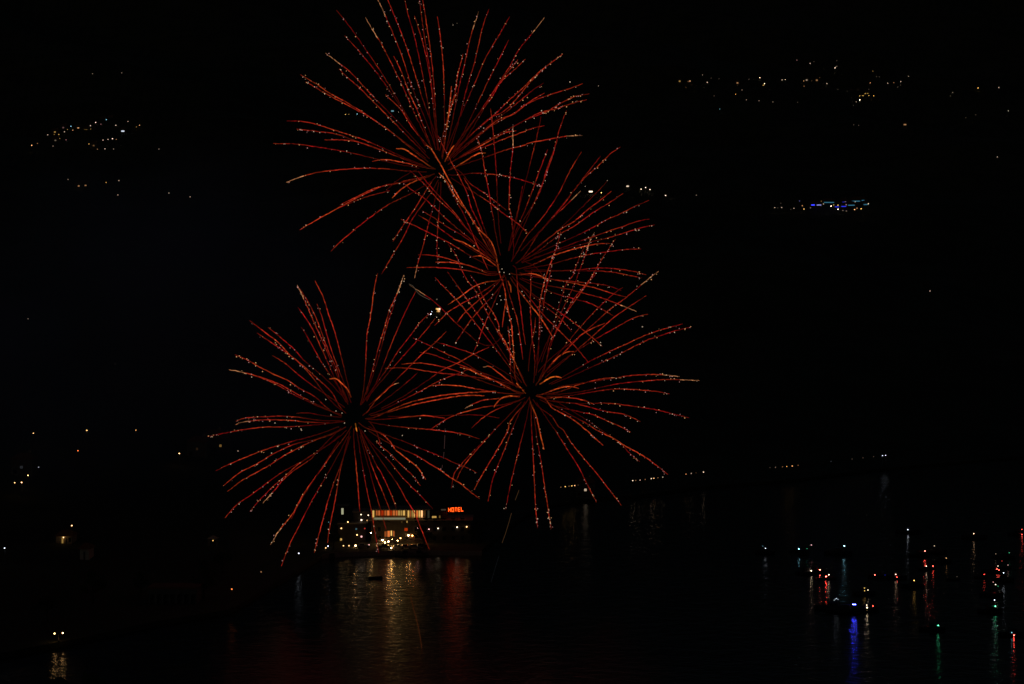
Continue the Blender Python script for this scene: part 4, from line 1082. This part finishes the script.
# drifting smoke left of the bursts
sm = bpy.data.materials.new('drifting_smoke'); sm.use_nodes = True; n_ = sm.node_tree; n_.nodes.clear()
oo = n_.nodes.new('ShaderNodeOutputMaterial'); pv = n_.nodes.new('ShaderNodeVolumePrincipled')
pv.inputs['Color'].default_value = (.42, .55, 1, 1); pv.inputs['Anisotropy'].default_value = .1
tc2 = n_.nodes.new('ShaderNodeTexCoord'); nz = n_.nodes.new('ShaderNodeTexNoise'); nz.inputs['Scale'].default_value = 1.6; nz.inputs['Detail'].default_value = 4
ln = n_.nodes.new('ShaderNodeVectorMath'); ln.operation = 'LENGTH'
n_.links.new(tc2.outputs['Object'], nz.inputs['Vector']); n_.links.new(tc2.outputs['Object'], ln.inputs[0])
m1 = n_.nodes.new('ShaderNodeMapRange'); m1.inputs['From Min'].default_value = .35; m1.inputs['From Max'].default_value = .98; m1.inputs['To Min'].default_value = 1; m1.inputs['To Max'].default_value = 0
m2 = n_.nodes.new('ShaderNodeMapRange'); m2.inputs['From Min'].default_value = .38; m2.inputs['From Max'].default_value = .68
mm = n_.nodes.new('ShaderNodeMath'); mm.operation = 'MULTIPLY'; m3 = n_.nodes.new('ShaderNodeMath'); m3.operation = 'MULTIPLY'; m3.inputs[1].default_value = .036
n_.links.new(ln.outputs['Value'], m1.inputs['Value']); n_.links.new(nz.outputs['Fac'], m2.inputs['Value'])
n_.links.new(m1.outputs[0], mm.inputs[0]); n_.links.new(m2.outputs[0], mm.inputs[1]); n_.links.new(mm.outputs[0], m3.inputs[0])
n_.links.new(m3.outputs[0], pv.inputs['Density']); n_.links.new(pv.outputs[0], oo.inputs['Volume'])
b = MB(); b.ball((0, 0, 0), 1, 24, 14)
so_ = b.build('smoke', sm); so_.location = at(120, 315, 690); so_.scale = (108, 50, 72)
tag(so_, 'thin bluish smoke drifting left of the bursts', 'smoke', None, 'stuff')

# faint loose ember trails and one low red streak
def ember(pts, lb, L, c, dashes, wd=.07, Y=560):
    P = catmull([Vector(p) for p in pts], 3.0)
    base = at(*P[-1], Y); b = MB(); n = len(P); rd = random.Random(len(pts) * 7 + int(pts[0][0]))
    i = 0
    while i < n - 1:
        k = min(n - 1, i + rd.randint(1, 3))
        if not dashes or rd.random() < .6:
            b.tube([at(P[j].x, P[j].y, Y) - base for j in range(i, k + 1)], wd, 4)
        i = k
    o = b.build('ember_trail', emat(c, L, False)); o.location = base; tag(o, lb, 'ember trail', 'loose falling embers')
ember([(410.5, 596), (412.6, 605), (416, 618), (419, 630), (423, 656)], 'thin red orange glowing streak hanging low over the golden reflection', .05, 'a', False, .07, 470)  # thin glowing tube low above the water
ember([(446, 398), (445.5, 415), (445, 432), (444, 452), (442, 468)], 'faint dotted vertical ember trail between the two lower bursts', .05, 'p', True)
ember([(519, 490), (514, 504), (509, 522), (505, 535), (502, 543)], 'dashed dim ember trail falling below the lower right burst', .05, 'o', True)
ember([(500, 553), (497, 562), (494, 572), (491, 582)], 'barely visible grey ember trail close above the dark water', .006, 'c', True)
ember([(430, 300), (419, 294), (413, 286), (409, 284)], 'short pale ember above the small lit church', .07, 'w', False, .07)

# the lit building seen through the middle burst
Pc = on_hill(438.2, 312.5)
tc_ = thing('lit_chapel', 'small floodlit ochre chapel glowing between the two lower bursts', 'chapel', Pc)
px_ = Pc.y / F; W_ = 2.6 * px_; Hc = 4.6 * px_
b = MB(); b.box(-W_, W_, 0, 9, -3, Hc); b.build('wall', mat('ochre_wall', (.5, .38, .2), .85, noise=.25, nscale=.5), tc_)
b = MB(); b.add([(-W_ - .4, -.4, Hc + .01), (W_ + .4, -.4, Hc + .01), (W_ + .4, 9.4, Hc + .01), (-W_ - .4, 9.4, Hc + .01), (0, -.4, Hc + 2), (0, 9.4, Hc + 2)],
                [(0, 3, 2, 1), (0, 1, 4), (2, 3, 5), (1, 2, 5, 4), (3, 0, 4, 5)]); b.build('roof', M['tile_roof'], tc_)
for i, (xx, zz, ww, hh_, c_, L_) in enumerate([(-W_ * .62, Hc * .78, W_ * .5, Hc * .3, 'y', .55), (-W_ * .05, Hc * .7, W_ * .6, Hc * .45, 'o', .85), (W_ * .55, Hc * .75, W_ * .55, Hc * .4, 'w', .8),
                                               (-W_ * .3, Hc * .25, W_ * .5, Hc * .3, 'y', .3), (W_ * .3, Hc * .3, W_ * .6, Hc * .4, 'o', .5)]):
    f = MB(); f.box(xx - ww / 2 - .1, xx + ww / 2 + .1, -.1, .02, zz - hh_ / 2 - .1, zz + hh_ / 2 + .1); fo = f.build('window', M['frame'], tc_)
    f = MB(); f.box(xx - ww / 2, xx + ww / 2, -.16, -.103, zz - hh_ / 2, zz + hh_ / 2); f.build('pane', emat(c_, L_ * 1.7, False), fo)  # panes glow in place of floodlight on the front wall
street_lamp(430.8, 314.6, 'c', '5', 'cool white street lamp below left of the glowing chapel', G)
street_lamp(431.8, 311.6, 'c', '3', 'dim lamp just above the white one left of the chapel', G)
street_lamp(436.6, 317.6, 'w', '3', 'dim street lamp right below the glowing chapel', G)
street_lamp(436.8, 299.5, 'w', '2', 'faint street lamp above the glowing chapel', G)
